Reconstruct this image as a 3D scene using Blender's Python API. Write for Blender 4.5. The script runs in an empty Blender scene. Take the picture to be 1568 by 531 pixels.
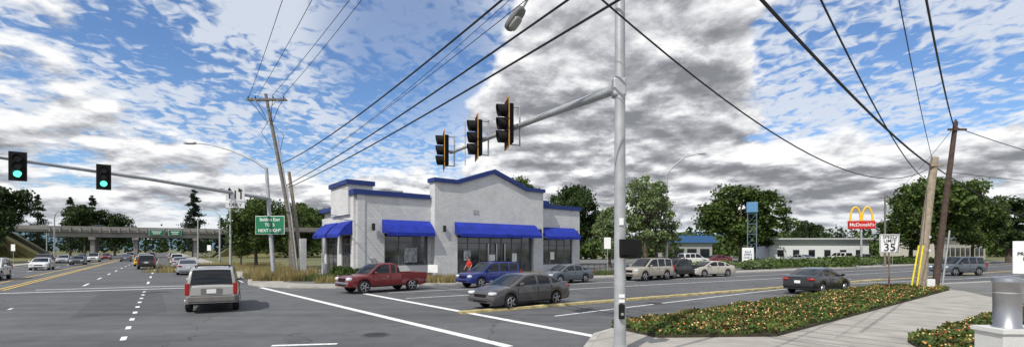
import bpy, bmesh, math, random
import numpy as np
from mathutils import Vector, Matrix
random.seed(7); rng=np.random.default_rng(7)
C=bpy.context.scene.collection
# ---------------------------------------------------------------- materials
MATS={}
def mat(name,col,rough=.7,metal=0,var=.12,scale=4,bump=0,bscale=30,spec=.4,emit=None,coat=0,coords='Object'):
    if name in MATS: return MATS[name]
    m=bpy.data.materials.new(name); m.use_nodes=True; t=m.node_tree; b=t.nodes['Principled BSDF']
    b.inputs['Roughness'].default_value=rough; b.inputs['Metallic'].default_value=metal
    b.inputs['Specular IOR Level'].default_value=spec
    b.inputs['Coat Weight'].default_value=coat; b.inputs['Coat Roughness'].default_value=.05
    tc=t.nodes.new('ShaderNodeTexCoord')
    nz=t.nodes.new('ShaderNodeTexNoise'); nz.inputs['Scale'].default_value=scale; nz.inputs['Detail'].default_value=5
    t.links.new(tc.outputs[coords],nz.inputs['Vector'])
    mx=t.nodes.new('ShaderNodeMix'); mx.data_type='RGBA'
    c=Vector(col[:3])
    mx.inputs['A'].default_value=(*(c*(1-var)),1); mx.inputs['B'].default_value=(*(c*(1+var)),1)
    mr=t.nodes.new('ShaderNodeMapRange'); mr.inputs['From Min'].default_value=.3; mr.inputs['From Max'].default_value=.7
    t.links.new(nz.outputs['Fac'],mr.inputs['Value']); t.links.new(mr.outputs[0],mx.inputs['Factor'])
    t.links.new(mx.outputs['Result'],b.inputs['Base Color'])
    if bump:
        n2=t.nodes.new('ShaderNodeTexNoise'); n2.inputs['Scale'].default_value=bscale; n2.inputs['Detail'].default_value=4
        t.links.new(tc.outputs[coords],n2.inputs['Vector'])
        bp=t.nodes.new('ShaderNodeBump'); bp.inputs['Strength'].default_value=bump; bp.inputs['Distance'].default_value=.02
        t.links.new(n2.outputs['Fac'],bp.inputs['Height']); t.links.new(bp.outputs[0],b.inputs['Normal'])
    if emit:
        b.inputs['Emission Color'].default_value=(*emit[:3],1); b.inputs['Emission Strength'].default_value=emit[3]
    MATS[name]=m; return m
def worn_paint(name,col,hole=.42):
    m=mat(name,col,.7,var=.18,scale=7); t=m.node_tree; b=t.nodes['Principled BSDF']
    tc=t.nodes.new('ShaderNodeTexCoord'); nz=t.nodes.new('ShaderNodeTexNoise'); nz.inputs['Scale'].default_value=5; nz.inputs['Detail'].default_value=9; nz.inputs['Roughness'].default_value=.75
    t.links.new(tc.outputs['Object'],nz.inputs[0]); mr=t.nodes.new('ShaderNodeMapRange'); mr.inputs['From Min'].default_value=hole-.05; mr.inputs['From Max'].default_value=hole+.04
    t.links.new(nz.outputs[0],mr.inputs['Value']); t.links.new(mr.outputs[0],b.inputs['Alpha']); return m
def foliage(name,dark,light,tr=.25):
    if name in MATS: return MATS[name]
    m=bpy.data.materials.new(name); m.use_nodes=True; t=m.node_tree; b=t.nodes['Principled BSDF']
    b.inputs['Roughness'].default_value=.6; b.inputs['Specular IOR Level'].default_value=.25
    g=t.nodes.new('ShaderNodeNewGeometry'); tc=t.nodes.new('ShaderNodeTexCoord')
    nz=t.nodes.new('ShaderNodeTexNoise'); nz.inputs['Scale'].default_value=.9; nz.inputs['Detail'].default_value=2
    t.links.new(tc.outputs['Object'],nz.inputs['Vector'])
    a=t.nodes.new('ShaderNodeMath'); a.operation='MULTIPLY_ADD'; a.inputs[1].default_value=.45
    t.links.new(g.outputs['Random Per Island'],a.inputs[0]); 
    s=t.nodes.new('ShaderNodeMath'); s.operation='MULTIPLY_ADD'; s.inputs[1].default_value=1.5; s.inputs[2].default_value=-.5
    t.links.new(nz.outputs['Fac'],s.inputs[0]); t.links.new(s.outputs[0],a.inputs[2])
    r=t.nodes.new('ShaderNodeValToRGB'); r.color_ramp.elements[0].color=(*dark,1); r.color_ramp.elements[1].color=(*light,1)
    t.links.new(a.outputs[0],r.inputs[0]); t.links.new(r.outputs[0],b.inputs['Base Color'])
    tl=t.nodes.new('ShaderNodeBsdfTranslucent'); t.links.new(r.outputs[0],tl.inputs[0])
    ms=t.nodes.new('ShaderNodeMixShader'); ms.inputs[0].default_value=tr
    t.links.new(b.outputs[0],ms.inputs[1]); t.links.new(tl.outputs[0],ms.inputs[2])
    t.links.new(ms.outputs[0],t.nodes['Material Output'].inputs[0])
    MATS[name]=m; return m
def asphalt(name,base,crack=True):
    m=bpy.data.materials.new(name); m.use_nodes=True; t=m.node_tree; b=t.nodes['Principled BSDF']
    b.inputs['Roughness'].default_value=.85; b.inputs['Specular IOR Level'].default_value=.3
    tc=t.nodes.new('ShaderNodeTexCoord')
    def nz(sc,d,vec=None):
        n=t.nodes.new('ShaderNodeTexNoise'); n.inputs['Scale'].default_value=sc; n.inputs['Detail'].default_value=d
        t.links.new(vec or tc.outputs['Object'],n.inputs['Vector']); return n
    big=nz(.12,4); mid=nz(1.3,5); fine=nz(45,3)
    mp=t.nodes.new('ShaderNodeMapping'); mp.inputs['Rotation'].default_value=(0,0,-math.radians(125)); mp.inputs['Scale'].default_value=(.03,.9,1)
    t.links.new(tc.outputs['Object'],mp.inputs[0]); streak=nz(1,3,mp.outputs[0])
    def ma(op,a,b_,c=None):
        n=t.nodes.new('ShaderNodeMath'); n.operation=op
        for i,v in enumerate((a,b_,c)):
            if v is None: continue
            if isinstance(v,(int,float)): n.inputs[i].default_value=v
            else: t.links.new(v,n.inputs[i])
        return n.outputs[0]
    s=ma('MULTIPLY_ADD',big.outputs[0],.8,ma('MULTIPLY',mid.outputs[0],.45))
    s=ma('MULTIPLY_ADD',fine.outputs[0],.35,s); s=ma('MULTIPLY_ADD',streak.outputs[0],.7,s)
    mr=t.nodes.new('ShaderNodeMapRange'); mr.inputs['From Min'].default_value=.85; mr.inputs['From Max'].default_value=1.45
    mr.inputs['To Min'].default_value=.62; mr.inputs['To Max'].default_value=1.38; t.links.new(s,mr.inputs['Value'])
    val=mr.outputs[0]
    if crack:
        for sc_,th,dk in((.16,.006,.5),(.45,.006,.75)):
            vo=t.nodes.new('ShaderNodeTexVoronoi'); vo.feature='DISTANCE_TO_EDGE'; vo.inputs['Scale'].default_value=sc_
            dn=nz(.8,4); va=t.nodes.new('ShaderNodeVectorMath'); va.operation='MULTIPLY_ADD'; va.inputs[1].default_value=(1.5,1.5,1.5)
            t.links.new(dn.outputs['Color'],va.inputs[0]); t.links.new(tc.outputs['Object'],va.inputs[2]); t.links.new(va.outputs[0],vo.inputs['Vector'])
            cm=t.nodes.new('ShaderNodeMapRange'); cm.inputs['From Max'].default_value=th; cm.inputs['To Min'].default_value=dk
            t.links.new(vo.outputs['Distance'],cm.inputs['Value']); val=ma('MULTIPLY',val,cm.outputs[0])
    v=t.nodes.new('ShaderNodeVectorMath'); v.operation='SCALE'; v.inputs[0].default_value=base; t.links.new(val,v.inputs['Scale'])
    t.links.new(v.outputs[0],b.inputs['Base Color'])
    bp=t.nodes.new('ShaderNodeBump'); bp.inputs['Strength'].default_value=.4; bp.inputs['Distance'].default_value=.01
    t.links.new(fine.outputs[0],bp.inputs['Height']); t.links.new(bp.outputs[0],b.inputs['Normal'])
    return m
def blockwall():
    m=bpy.data.materials.new('painted_block'); m.use_nodes=True; t=m.node_tree; b=t.nodes['Principled BSDF']
    b.inputs['Roughness'].default_value=.8
    tc=t.nodes.new('ShaderNodeTexCoord')
    n=t.nodes.new('ShaderNodeTexNoise'); n.inputs['Scale'].default_value=.7; n.inputs['Detail'].default_value=8; n.inputs['Roughness'].default_value=.7
    t.links.new(tc.outputs['Object'],n.inputs[0])
    n2=t.nodes.new('ShaderNodeTexNoise'); n2.inputs['Scale'].default_value=5; n2.inputs['Detail'].default_value=6; n2.inputs['Roughness'].default_value=.8
    t.links.new(tc.outputs['Object'],n2.inputs[0])
    sx=t.nodes.new('ShaderNodeSeparateXYZ'); t.links.new(tc.outputs['Object'],sx.inputs[0])
    cx=t.nodes.new('ShaderNodeCombineXYZ'); t.links.new(sx.outputs['X'],cx.inputs[0]); t.links.new(sx.outputs['Z'],cx.inputs[1])
    br=t.nodes.new('ShaderNodeTexBrick'); br.inputs['Scale'].default_value=1; br.inputs['Brick Width'].default_value=.32; br.inputs['Row Height'].default_value=.2
    br.inputs['Mortar Size'].default_value=.012; br.inputs['Color1'].default_value=(1,1,1,1); br.inputs['Color2'].default_value=(.88,.88,.88,1); br.inputs['Mortar'].default_value=(.72,.72,.72,1)
    t.links.new(cx.outputs[0],br.inputs['Vector'])
    r=t.nodes.new('ShaderNodeValToRGB'); r.color_ramp.elements[0].position=.3; r.color_ramp.elements[1].position=.7
    r.color_ramp.elements[0].color=(.55,.55,.55,1); r.color_ramp.elements[1].color=(.70,.70,.69,1)
    t.links.new(n.outputs[0],r.inputs[0])
    m1=t.nodes.new('ShaderNodeMix'); m1.data_type='RGBA'; m1.blend_type='MULTIPLY'; m1.inputs['Factor'].default_value=.8
    t.links.new(r.outputs[0],m1.inputs['A']); t.links.new(br.outputs['Color'],m1.inputs['B']); t.links.new(m1.outputs['Result'],b.inputs['Base Color'])
    ad=t.nodes.new('ShaderNodeMath'); ad.operation='MULTIPLY_ADD'; ad.inputs[1].default_value=1.0
    t.links.new(n2.outputs[0],ad.inputs[0]); t.links.new(br.outputs['Fac'],ad.inputs[2])
    bp=t.nodes.new('ShaderNodeBump'); bp.inputs['Strength'].default_value=.5; bp.inputs['Distance'].default_value=.03
    t.links.new(ad.outputs[0],bp.inputs['Height']); t.links.new(bp.outputs[0],b.inputs['Normal'])
    return m
ASPH=asphalt('asphalt',(.108,.109,.112)); LOT=asphalt('parking_asphalt',(.15,.148,.143),False)
CONC=mat('concrete',(.34,.32,.285),.9,var=.18,scale=1.2,bump=.3,bscale=25)
CONC2=mat('aged_concrete',(.24,.235,.22),.9,var=.22,scale=.6,bump=.3,bscale=10)
WHITE=worn_paint('white_road_paint',(.74,.74,.72),.37)
YELLOW=worn_paint('yellow_road_paint',(.60,.43,.12),.37)
YKERB=mat('yellow_kerb_paint',(.46,.38,.18),.85,var=.4,scale=3)
GALV=mat('galvanised_steel',(.40,.41,.42),.5,metal=.3,var=.16,scale=3)
WOODL=mat('weathered_wood',(.30,.25,.185),.9,var=.25,scale=5,bump=.5,bscale=20)
WOODD=mat('creosote_wood',(.075,.05,.04),.9,var=.3,scale=5,bump=.5,bscale=20)
WOODG=mat('grey_wood',(.17,.155,.135),.9,var=.25,scale=5)
BLACK=mat('black_plastic',(.010,.010,.011),.65,var=.1,spec=.2)
DARK=mat('dark_rubber',(.015,.015,.016),.85,var=.1)
CABLE=mat('cable_black',(.02,.02,.022),.6)
GLASS=mat('tinted_glass',(.010,.012,.014),.08,spec=.45,var=.05)
SGLASS=mat('storefront_glass',(.06,.065,.07),.05,spec=1.0,var=.9,scale=.8)  # lighter noise patches in the base colour stand in for window reflections
CHROME=mat('chrome',(.6,.6,.62),.22,metal=1,var=.05)
RIM=mat('alloy',(.42,.43,.45),.35,metal=.7,var=.08)
BLUE=mat('blue_fabric',(.010,.028,.30),.75,var=.25,scale=1.2)
BLUED=mat('blue_trim',(.015,.035,.17),.55,var=.12,scale=3)
WALL=blockwall()
SIGNW=mat('sign_white',(.75,.75,.74),.5,var=.03); SIGNG=mat('sign_green',(.01,.16,.075),.5,var=.06)
SIGNK=mat('sign_black',(.02,.02,.02),.5)
RED=mat('sign_red',(.5,.02,.02),.5); ARCH=mat('sign_yellow',(.85,.5,.02),.5)
TAIL=mat('tail_lens',(.34,.012,.01),.2,coat=.5); HEAD=mat('head_lens',(.6,.62,.65),.12,coat=.6)
AMBER=mat('backplate_yellow',(.50,.24,.04),.6)
GREEN_L=mat('green_lens',(.05,.6,.35),.3,emit=(.12,1,.6,1.8)); DLENS=mat('dark_lens',(.03,.02,.02),.3)
BARK=mat('bark',(.09,.07,.055),.95,var=.3,scale=6)
STEELP=mat('brushed_steel',(.40,.40,.41),.38,metal=.9,var=.1,scale=2)
WCONC=mat('white_concrete',(.58,.58,.56),.85,var=.1,scale=1.5,bump=.3,bscale=20)
ROOFG=mat('roof_grey',(.2,.2,.2),.8); 
# ---------------------------------------------------------------- mesh helpers
def link(o,parent=None):
    C.objects.link(o)
    if parent is not None: o.parent=parent
    return o
def root(name,loc=(0,0,0),rot=0,sc=1):
    o=bpy.data.objects.new(name,None); o.empty_display_size=.3; o.location=loc; o.rotation_euler=(0,0,rot)
    o.scale=(sc,sc,sc) if isinstance(sc,(int,float)) else sc
    return link(o)
def mesh(name,v,f,m,parent=None,idx=None,smooth=False,ang=40,fix=True):
    me=bpy.data.meshes.new(name); me.from_pydata([tuple(map(float,p)) for p in v],[],f)
    for mm in (m if isinstance(m,(list,tuple)) else [m]): me.materials.append(mm)
    if idx is not None: me.polygons.foreach_set('material_index',idx)
    if fix:
        b=bmesh.new(); b.from_mesh(me); bmesh.ops.recalc_face_normals(b,faces=b.faces); b.to_mesh(me); b.free()
    if smooth:
        me.polygons.foreach_set('use_smooth',[True]*len(me.polygons)); me.set_sharp_from_angle(angle=math.radians(ang))
    me.update()
    return link(bpy.data.objects.new(name,me),parent)
def box(name,c,s,m,parent=None,rot=0,bev=0,smooth=False):
    cx,cy,cz=c; sx,sy,sz=(x/2 for x in s); v=[]
    for z in(-sz,sz):
        for x,y in((-sx,-sy),(sx,-sy),(sx,sy),(-sx,sy)):
            v.append((cx+x*math.cos(rot)-y*math.sin(rot),cy+x*math.sin(rot)+y*math.cos(rot),cz+z))
    o=mesh(name,v,[(0,3,2,1),(4,5,6,7),(0,1,5,4),(1,2,6,5),(2,3,7,6),(3,0,4,7)],m,parent)
    if bev:
        mo=o.modifiers.new('b','BEVEL'); mo.width=bev; mo.segments=2
    return o
def tube(name,pts,r,m,parent=None,seg=10,cap=True):
    pts=[Vector(p) for p in pts]; n=len(pts)
    rs=r if isinstance(r,(list,tuple)) else [r]*n
    v=[];f=[]; prev=None
    for i,p in enumerate(pts):
        d=(pts[min(i+1,n-1)]-pts[max(i-1,0)]).normalized()
        a=prev if prev is not None else (Vector((1,0,0)) if abs(d.x)<.8 else Vector((0,1,0)))
        a=(a-d*a.dot(d)).normalized(); prev=a; b=d.cross(a)
        for k in range(seg):
            t=2*math.pi*k/seg; v.append(p+(a*math.cos(t)+b*math.sin(t))*rs[i])
    for i in range(n-1):
        for k in range(seg):
            k2=(k+1)%seg; f.append((i*seg+k,i*seg+k2,(i+1)*seg+k2,(i+1)*seg+k))
    if cap: f.append(tuple(range(seg))[::-1]); f.append(tuple((n-1)*seg+k for k in range(seg)))
    return mesh(name,v,f,m,parent,smooth=True,ang=50,fix=False)
def prism(name,poly,z0,z1,m,parent=None):
    n=len(poly); v=[(x,y,z0) for x,y in poly]+[(x,y,z1) for x,y in poly]
    f=[tuple(range(n))[::-1],tuple(range(n,2*n))]+[(i,(i+1)%n,n+(i+1)%n,n+i) for i in range(n)]
    return mesh(name,v,f,m,parent)
def sheet(name,poly,z,m,parent=None):
    n=len(poly); return mesh(name,[(x,y,z) for x,y in poly],[tuple(range(n))],m,parent)
def frame_prism(name,poly,O,A,B,N,t0,t1,m,parent=None):
    O,A,B,N=map(Vector,(O,A,B,N)); n=len(poly)
    v=[O+A*a+B*b+N*t0 for a,b in poly]+[O+A*a+B*b+N*t1 for a,b in poly]
    f=[tuple(range(n))[::-1],tuple(range(n,2*n))]+[(i,(i+1)%n,n+(i+1)%n,n+i) for i in range(n)]
    return mesh(name,v,f,m,parent)
def lines(name,segs,w,z,m,dash=None):
    v=[];f=[]
    for (p,q) in segs:
        p=Vector(p);q=Vector(q);d=(q-p);L=d.length;d/=L;nn=Vector((-d.y,d.x))*w/2
        parts=[(0,L)]
        if dash:
            parts=[];t=0
            while t<L: parts.append((t,min(t+dash[0],L))); t+=dash[0]+dash[1]
        for a,b in parts:
            i=len(v); A=p+d*a;B=p+d*b
            v+=[(*(A+nn),z),(*(A-nn),z),(*(B-nn),z),(*(B+nn),z)]; f.append((i,i+1,i+2,i+3))
    return mesh(name,v,f,m)
def text(name,body,loc,size,m,parent,rot=(math.pi/2,0,0),sx=1):
    cu=bpy.data.curves.new(name,'FONT'); cu.body=body; cu.size=size; cu.align_x='CENTER'; cu.align_y='CENTER'; cu.extrude=.003; cu.offset=size*.012
    cu.materials.append(m); o=bpy.data.objects.new(name,cu); o.location=loc; o.rotation_euler=rot; o.scale=(sx,1,1); return link(o,parent)
def quads(name,cen,size,m,parent=None,aspect=1.0,up=0.0):
    n=len(cen); cen=np.asarray(cen,float)
    a=rng.normal(size=(n,3)); a/=np.linalg.norm(a,axis=1)[:,None]
    b=rng.normal(size=(n,3)); b[:,2]+=up; b-=a*(a*b).sum(1)[:,None]; b/=np.linalg.norm(b,axis=1)[:,None]
    s=(np.asarray(size)*np.ones(n))[:,None]
    v=np.stack([cen-a*s,cen-b*s*aspect,cen+a*s,cen+b*s*aspect],1).reshape(-1,3)
    me=bpy.data.meshes.new(name); me.vertices.add(4*n); me.vertices.foreach_set('co',v.ravel())
    me.loops.add(4*n); me.loops.foreach_set('vertex_index',np.arange(4*n)); me.polygons.add(n)
    me.polygons.foreach_set('loop_start',np.arange(0,4*n,4)); me.polygons.foreach_set('loop_total',np.full(n,4))
    me.materials.append(m); me.update(calc_edges=True); me.validate()
    return link(bpy.data.objects.new(name,me),parent)
# ---------------------------------------------------------------- street directions
dA=Vector((-.575,.818)); nA=Vector((.818,.575))
def A(off,t): 
    p=nA*off+dA*t; return (p.x,p.y)
# ---------------------------------------------------------------- ground
GRASS=mat('dry_grass_ground',(.12,.12,.05),.95,var=.35,scale=.08,bump=.4,bscale=3)
sheet('ground',[(-3000,-400),(3000,-400),(3000,4000),(-3000,4000)],0,GRASS)
nearK=[(1.9,-30),(1.5,9),(1.6,11.6),(2.3,14),(3.8,16),(13,23.6),(22.6,31.2),(28,33.8),(40,39),(70,56),(150,104),(320,205)]
farK=[(-19.6,36.8),(-18.4,34.6),(-16.6,32.8),(-14.2,31.7),(-11.2,31.6),(-3.75,34.6),(6.2,40.9),(20.2,49.2),(34.6,57.9),(70,80.5),(150,130),(320,235)]
sheet('road',[A(-17,-60),A(5.4,-60),A(5.4,420),A(-17,420)],.004,ASPH)
sheet('road',[(-60,-30)]+nearK+farK[::-1]+[(-40,20)],.012,ASPH)
def offs(pl,d):
    out=[]
    for i,p in enumerate(pl):
        a=Vector(pl[max(i-1,0)]);b=Vector(pl[min(i+1,len(pl)-1)]);t=(b-a).normalized(); out.append((p[0]-t.y*d,p[1]+t.x*d))
    return out
def band(name,pl,d0,d1,z0,z1,m):
    a=offs(pl,d0);b=offs(pl,d1);n=len(pl);v=[];f=[]
    for z in(z0,z1): v+=[(x,y,z) for x,y in a]+[(x,y,z) for x,y in b]
    for i in range(n-1):
        f+=[(2*n+i,2*n+i+1,3*n+i+1,3*n+i),(i,i+1,2*n+i+1,2*n+i),(n+i,3*n+i,3*n+i+1,n+i+1)]
    f+=[(0,2*n,3*n,n),(n-1,2*n-1,4*n-1,3*n-1)]
    return mesh(name,v,f,m)
KERB=mat('kerb_concrete',(.38,.365,.33),.9,var=.2,scale=2)
farA=[A(5.4,400),A(5.4,200),A(5.4,100),A(5.4,60),A(5.5,44)]
farK2=farA+farK
band('kerb',farK2,0,.18,0,.135,KERB)
band('pavement',farK2,.18,2.3,0,.13,CONC)
band('kerb',nearK,-.18,0,0,.135,KERB)
lk=[A(-17,-40),A(-17,60),A(-17,140),A(-17,400)]
band('kerb',lk,0,.2,0,.135,KERB); band('pavement',lk,.2,2.0,0,.13,CONC)
inner=offs(farK2,2.3)
sheet('parking_lot',[inner[3],inner[4]]+inner[5:15]+[(150,190),(40,150),(-20,110)],.1,LOT)
sheet('lawn',[(20,60),(36,66.5),(75,91),(110,113),(100,125),(60,105),(22,78)],.112,mat('lawn_grass',(.11,.15,.04),.95,var=.3,scale=.3))
prism('pavement',[(x,y) for x,y in offs(nearK,-.18)[:9]]+[(60,30),(60,-30)],-.1,.128,CONC)
sheet('driveway',[(26.5,32.5),(39.5,38),(60,40),(60,8),(22,8),(21.6,20.5),(25.7,28.2)],.136,LOT)
JT=mat('joint_dark',(.12,.115,.10),.9)
js=[]
for k in range(17):
    p=Vector((5.6,11.6))+Vector((.77,.638))*k*1.55; js.append((p+Vector((.638,-.77))*-.2,p+Vector((.638,-.77))*2.5))
lines('pavement_joint',js,.02,.1325,JT)
Z=.018
lines('road_marking',[((-16.3,32.2),(-.07,12.67)),((-8.9,28.6),(2.5,14.0))],.30,Z,WHITE)
lines('road_marking',[((-30.5,27.0),(-19.8,32.3)),((-29,30.2),(-21.2,34.2))],.3,Z,WHITE)
lines('road_marking',[(A(-.9,8),A(-.9,38))],.14,Z,WHITE,dash=(.7,1.6))
lines('road_marking',[(A(-.9,44),A(-.9,160)),(A(-4.4,44),A(-4.4,160)),(A(-12.2,48),A(-12.2,160))],.15,Z,WHITE,dash=(3,6))
lines('road_marking',[(A(4.9,42),A(4.9,160)),(A(-16.5,40),A(-16.5,160))],.13,Z,WHITE)
lines('road_marking',[(A(-7.9,42),A(-7.9,160)),(A(-8.3,42),A(-8.3,160)),(A(-9.8,42),A(-9.8,160))],.17,Z+.004,YELLOW)
lines('road_marking',[(A(-8.9,9),A(-8.9,30)),(A(-5.2,9),A(-5.2,30))],.12,Z,WHITE,dash=(.6,2.2))
lines('road_marking',[((-6.2,12.8),(-4.6,13.05)),],.18,Z,WHITE)
for d in(-3.6,-7.2):
    pl=offs(farK,d)[5:12]; pl=[(pl[0][0]-5,pl[0][1]-3.2)]+pl
    lines('road_marking',list(zip(pl[:-1],pl[1:])),.13,Z,WHITE)
pl=offs(nearK,3.3)[4:12]; lines('road_marking',list(zip(pl[:-1],pl[1:])),.12,Z,WHITE,dash=None)
pl=[(-2.0,19.2),(17.5,31.9),(30.1,40.3)]
band('traffic_island',pl,-.17,.17,0,.1,YKERB)
pl=[(30.1,40.3),(66,62),(150,112)]; lines('road_marking',list(zip(pl[:-1],pl[1:])),.3,Z+.004,YELLOW)
TAR=asphalt('asphalt_patch',(.090,.091,.094),False); TARL=asphalt('asphalt_light',(.128,.128,.13),False)
sheet('asphalt_patch',[(-7.5,10.5),(-4.5,11.0),(-6.5,14),(-9.2,13.4)],.0145,TARL)
sheet('asphalt_patch',[(-16,18),(-13.6,19.6),(-22,31),(-24.6,29.8)],.0145,TAR)
sheet('asphalt_patch',[(4,24),(9,27.2),(8.3,28.4),(3.3,25.2)],.0145,TAR)
def manhole(x,y):
    r=root('manhole_cover',(x,y,.016))
    tube('rim',[(0,0,0),(0,0,.006)],.42,TAR,r,24); tube('lid',[(0,0,.006),(0,0,.012)],.33,mat('cast_iron',(.03,.028,.026),.7),r,24)
manhole(-3.96,14.4); manhole(-15.8,26.5); manhole(6.5,22.8)
# ---------------------------------------------------------------- vegetation
LG=foliage('leaf_green',(.018,.040,.009),(.125,.18,.04)); LD=foliage('leaf_dark',(.010,.022,.007),(.065,.105,.027))
LL=foliage('leaf_light',(.07,.11,.035),(.27,.34,.15)); LC=foliage('needle_dark',(.008,.018,.010),(.035,.06,.026))
def tree_meshes(kind,seed):
    rs=np.random.default_rng(seed)
    if kind=='round': cz,rx,rz,nc,rc,n,sz=6.1,4.6,3.9,60,(.6,1.3),14000,.16
    elif kind=='tall': cz,rx,rz,nc,rc,n,sz=5.9,2.7,4.2,55,(.45,1.0),10000,.13
    elif kind=='sparse': cz,rx,rz,nc,rc,n,sz=6.0,3.3,4.0,70,(.35,.75),6500,.12
    cl=[]
    while len(cl)<nc:
        p=rs.uniform(-1,1,3); r=np.linalg.norm(p)
        if r>1 or r<.3: continue
        p=p*np.array([rx,rx,rz])
        wob=1+.18*math.sin(3*math.atan2(p[1],p[0])+seed)
        cl.append(np.append(p*np.array([wob,wob,1])*.86+np.array([0,0,cz]),rs.uniform(*rc)))
    cl=np.array(cl); i=rs.integers(0,nc,n); d=rs.normal(size=(n,3)); d/=np.linalg.norm(d,axis=1)[:,None]
    rad=cl[i,3]*rs.uniform(.2,1,n)**.45*(1+.18*rs.normal(size=n))
    pts=cl[i,:3]+d*rad[:,None]*np.array([1.15,1.15,.8]); sizes=sz*rs.uniform(.6,1.3,n)
    return cl,pts,sizes
TC={}
def tree(name,x,y,h,wid,kind='round',m=LG,seed=0,z=0):
    key=(kind,seed%3,m.name)
    r=root(name,(x,y,z),rot=seed*1.7)
    base={'round':9.2,'tall':5.6,'sparse':6.8}[kind]
    r.scale=(wid/base,wid/base,h/10)
    if key in TC:
        for nm,me in TC[key]: link(bpy.data.objects.new(nm,me),r)
        return r
    cl,pts,sizes=tree_meshes(kind,seed%3+11)
    L=[]
    o=quads('crown',pts,sizes,m,r); L.append(('crown',o.data))
    rs=random.Random(seed)
    o=tube('trunk',[(0,0,-.1),(.05,.02,1),(-.05,.05,3),(.1,0,5.5),(0,.1,8)],[.3,.22,.18,.12,.03],BARK,r,9); L.append(('trunk',o.data))
    for k in range(12):
        c=cl[k*3][:3]; z0=rs.uniform(1.8,5); st=Vector((0,0,z0)); e=Vector(c); mid=(st+e)/2+Vector((0,0,-.3))
        o=tube('limb',[st,mid,e],[.1,.06,.02],BARK,r,6); L.append(('limb',o.data))
    TC[key]=L; return r
def conifer(x,y,h,wid,z=0,n=6000,seed=0):
    r=root('conifer_tree',(x,y,z)); rs=np.random.default_rng(seed)
    pts=[];lim=[]
    for k in range(int(h*3.2)):
        z0=h*(.1+.88*rs.random()); R=wid/2*(1-(z0/h))**.8*rs.uniform(.6,1.15)+.15; a=rs.uniform(0,6.28)
        m_=int(n/(h*3.2)); t=rs.uniform(.1,1,m_); sp=.14*R+.12
        p=np.stack([np.cos(a)*R*t,np.sin(a)*R*t,z0-.28*R*t**1.5+0*t],1)+rs.normal(size=(m_,3))*sp*np.array([1,1,.5]); pts.append(p)
        if k%4==0: lim.append((a,R,z0))
    quads('crown',np.concatenate(pts),h*.011+.06,LC,r,aspect=.5)
    tube('trunk',[(0,0,-.1),(0,0,h*.5),(0,0,h*.98)],[h*.018,h*.011,.02],BARK,r,8)
    for a,R,z0 in lim: tube('limb',[(0,0,z0),(math.cos(a)*R*.9,math.sin(a)*R*.9,z0-.25*R)],[.06,.02],BARK,r,5)
    return r
tree('deciduous_tree',8.8,73,12.3,9.5,'round',LD,1)
tree('deciduous_tree',1.6,76,14.0,6,'tall',LG,2)
tree('deciduous_tree',15.6,58,11.6,7.6,'sparse',LL,0)
tree('deciduous_tree',17.4,60,9.6,6.0,'sparse',LL,1)
tree('deciduous_tree',13.2,67,8.6,4.5,'tall',LL,1)
tree('deciduous_tree',21.5,68,5.0,4,'sparse',LG,2)
tree('deciduous_tree',42.5,92,14.6,16.5,'round',LG,2)
tree('deciduous_tree',49,100,10,9,'round',LD,0)
tree('deciduous_tree',68.5,80,14.3,14,'round',LG,0)
tree('deciduous_tree',78,84,12.0,10,'round',LG,1)
tree('deciduous_tree',90,90,12.5,10,'tall',LD,2)
tree('deciduous_tree',74,92,11,9,'tall',LG,1)
tree('deciduous_tree',62,104,8.5,7,'round',LD,2)
tree('deciduous_tree',-90,86,14.6,11,'round',LD,0)
tree('deciduous_tree',-99,90,13,12,'round',LD,1)
tree('deciduous_tree',-33.0,64,9.4,8.5,'round',LG,1)
tree('deciduous_tree',-38.2,70,6.0,4.2,'round',LG,2)
tree('deciduous_tree',-29.5,70,9.2,8,'round',LG,0)
tree('deciduous_tree',-26.2,62,8.2,5.5,'sparse',LG,2)
conifer(-109,170,23,12,seed=1,n=9000); conifer(-103,176,14,6,seed=2)
for i,(x,y,h) in enumerate([(-155,180,21),(-162,182,22),(-148,185,18),(-172,180,23),(-182,170,24),(-165,195,24)]):
    if i%2: conifer(x,y,h,10,seed=5+i,n=4000)
    else: tree('deciduous_tree',x,y,h-2,14,'round',LD,i)
def belt(name,pts,m,hh,n=16000,size=.55):
    P=[]
    segs=[(Vector(a),Vector(b)) for a,b in zip(pts[:-1],pts[1:])]; LL_=sum((b-a).length for a,b in segs)
    for a,b in segs:
        L=(b-a).length; k=int(L/3.0)
        for j in range(k):
            p=a+(b-a)*(j+random.random())/k; h=hh*random.uniform(.45,1.15); w_=random.uniform(2.5,5)
            q=int(n*3/LL_); d=rng.normal(size=(q,3)); d/=np.linalg.norm(d,axis=1)[:,None]; rr=rng.uniform(.3,1,q)**.5
            P.append(np.array([p.x,p.y+random.uniform(-6,6),h*.5])+d*rr[:,None]*np.array([w_,w_,h*.5])*rng.uniform(.8,1.15,(q,1)))
    quads(name,np.concatenate(P),size,m)
belt('distant_trees',[(-420,330),(-180,330),(-30,300),(120,280),(330,330),(600,420)],LD,16,26000,.9)
belt('distant_trees',[(-25,115),(20,118),(60,135),(110,150),(190,170),(300,230)],LG,7,26000,.5)
belt('distant_trees',[(-75,150),(-50,155),(-22,125)],LG,12,7000,.45)
belt('distant_trees',[(-260,110),(-190,120),(-150,112),(-122,118)],LD,9,8000,.4)
belt('hedge',[(30,63.6),(38,68.5),(56,80),(74,91.5)],LG,1.3,9000,.16)
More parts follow.
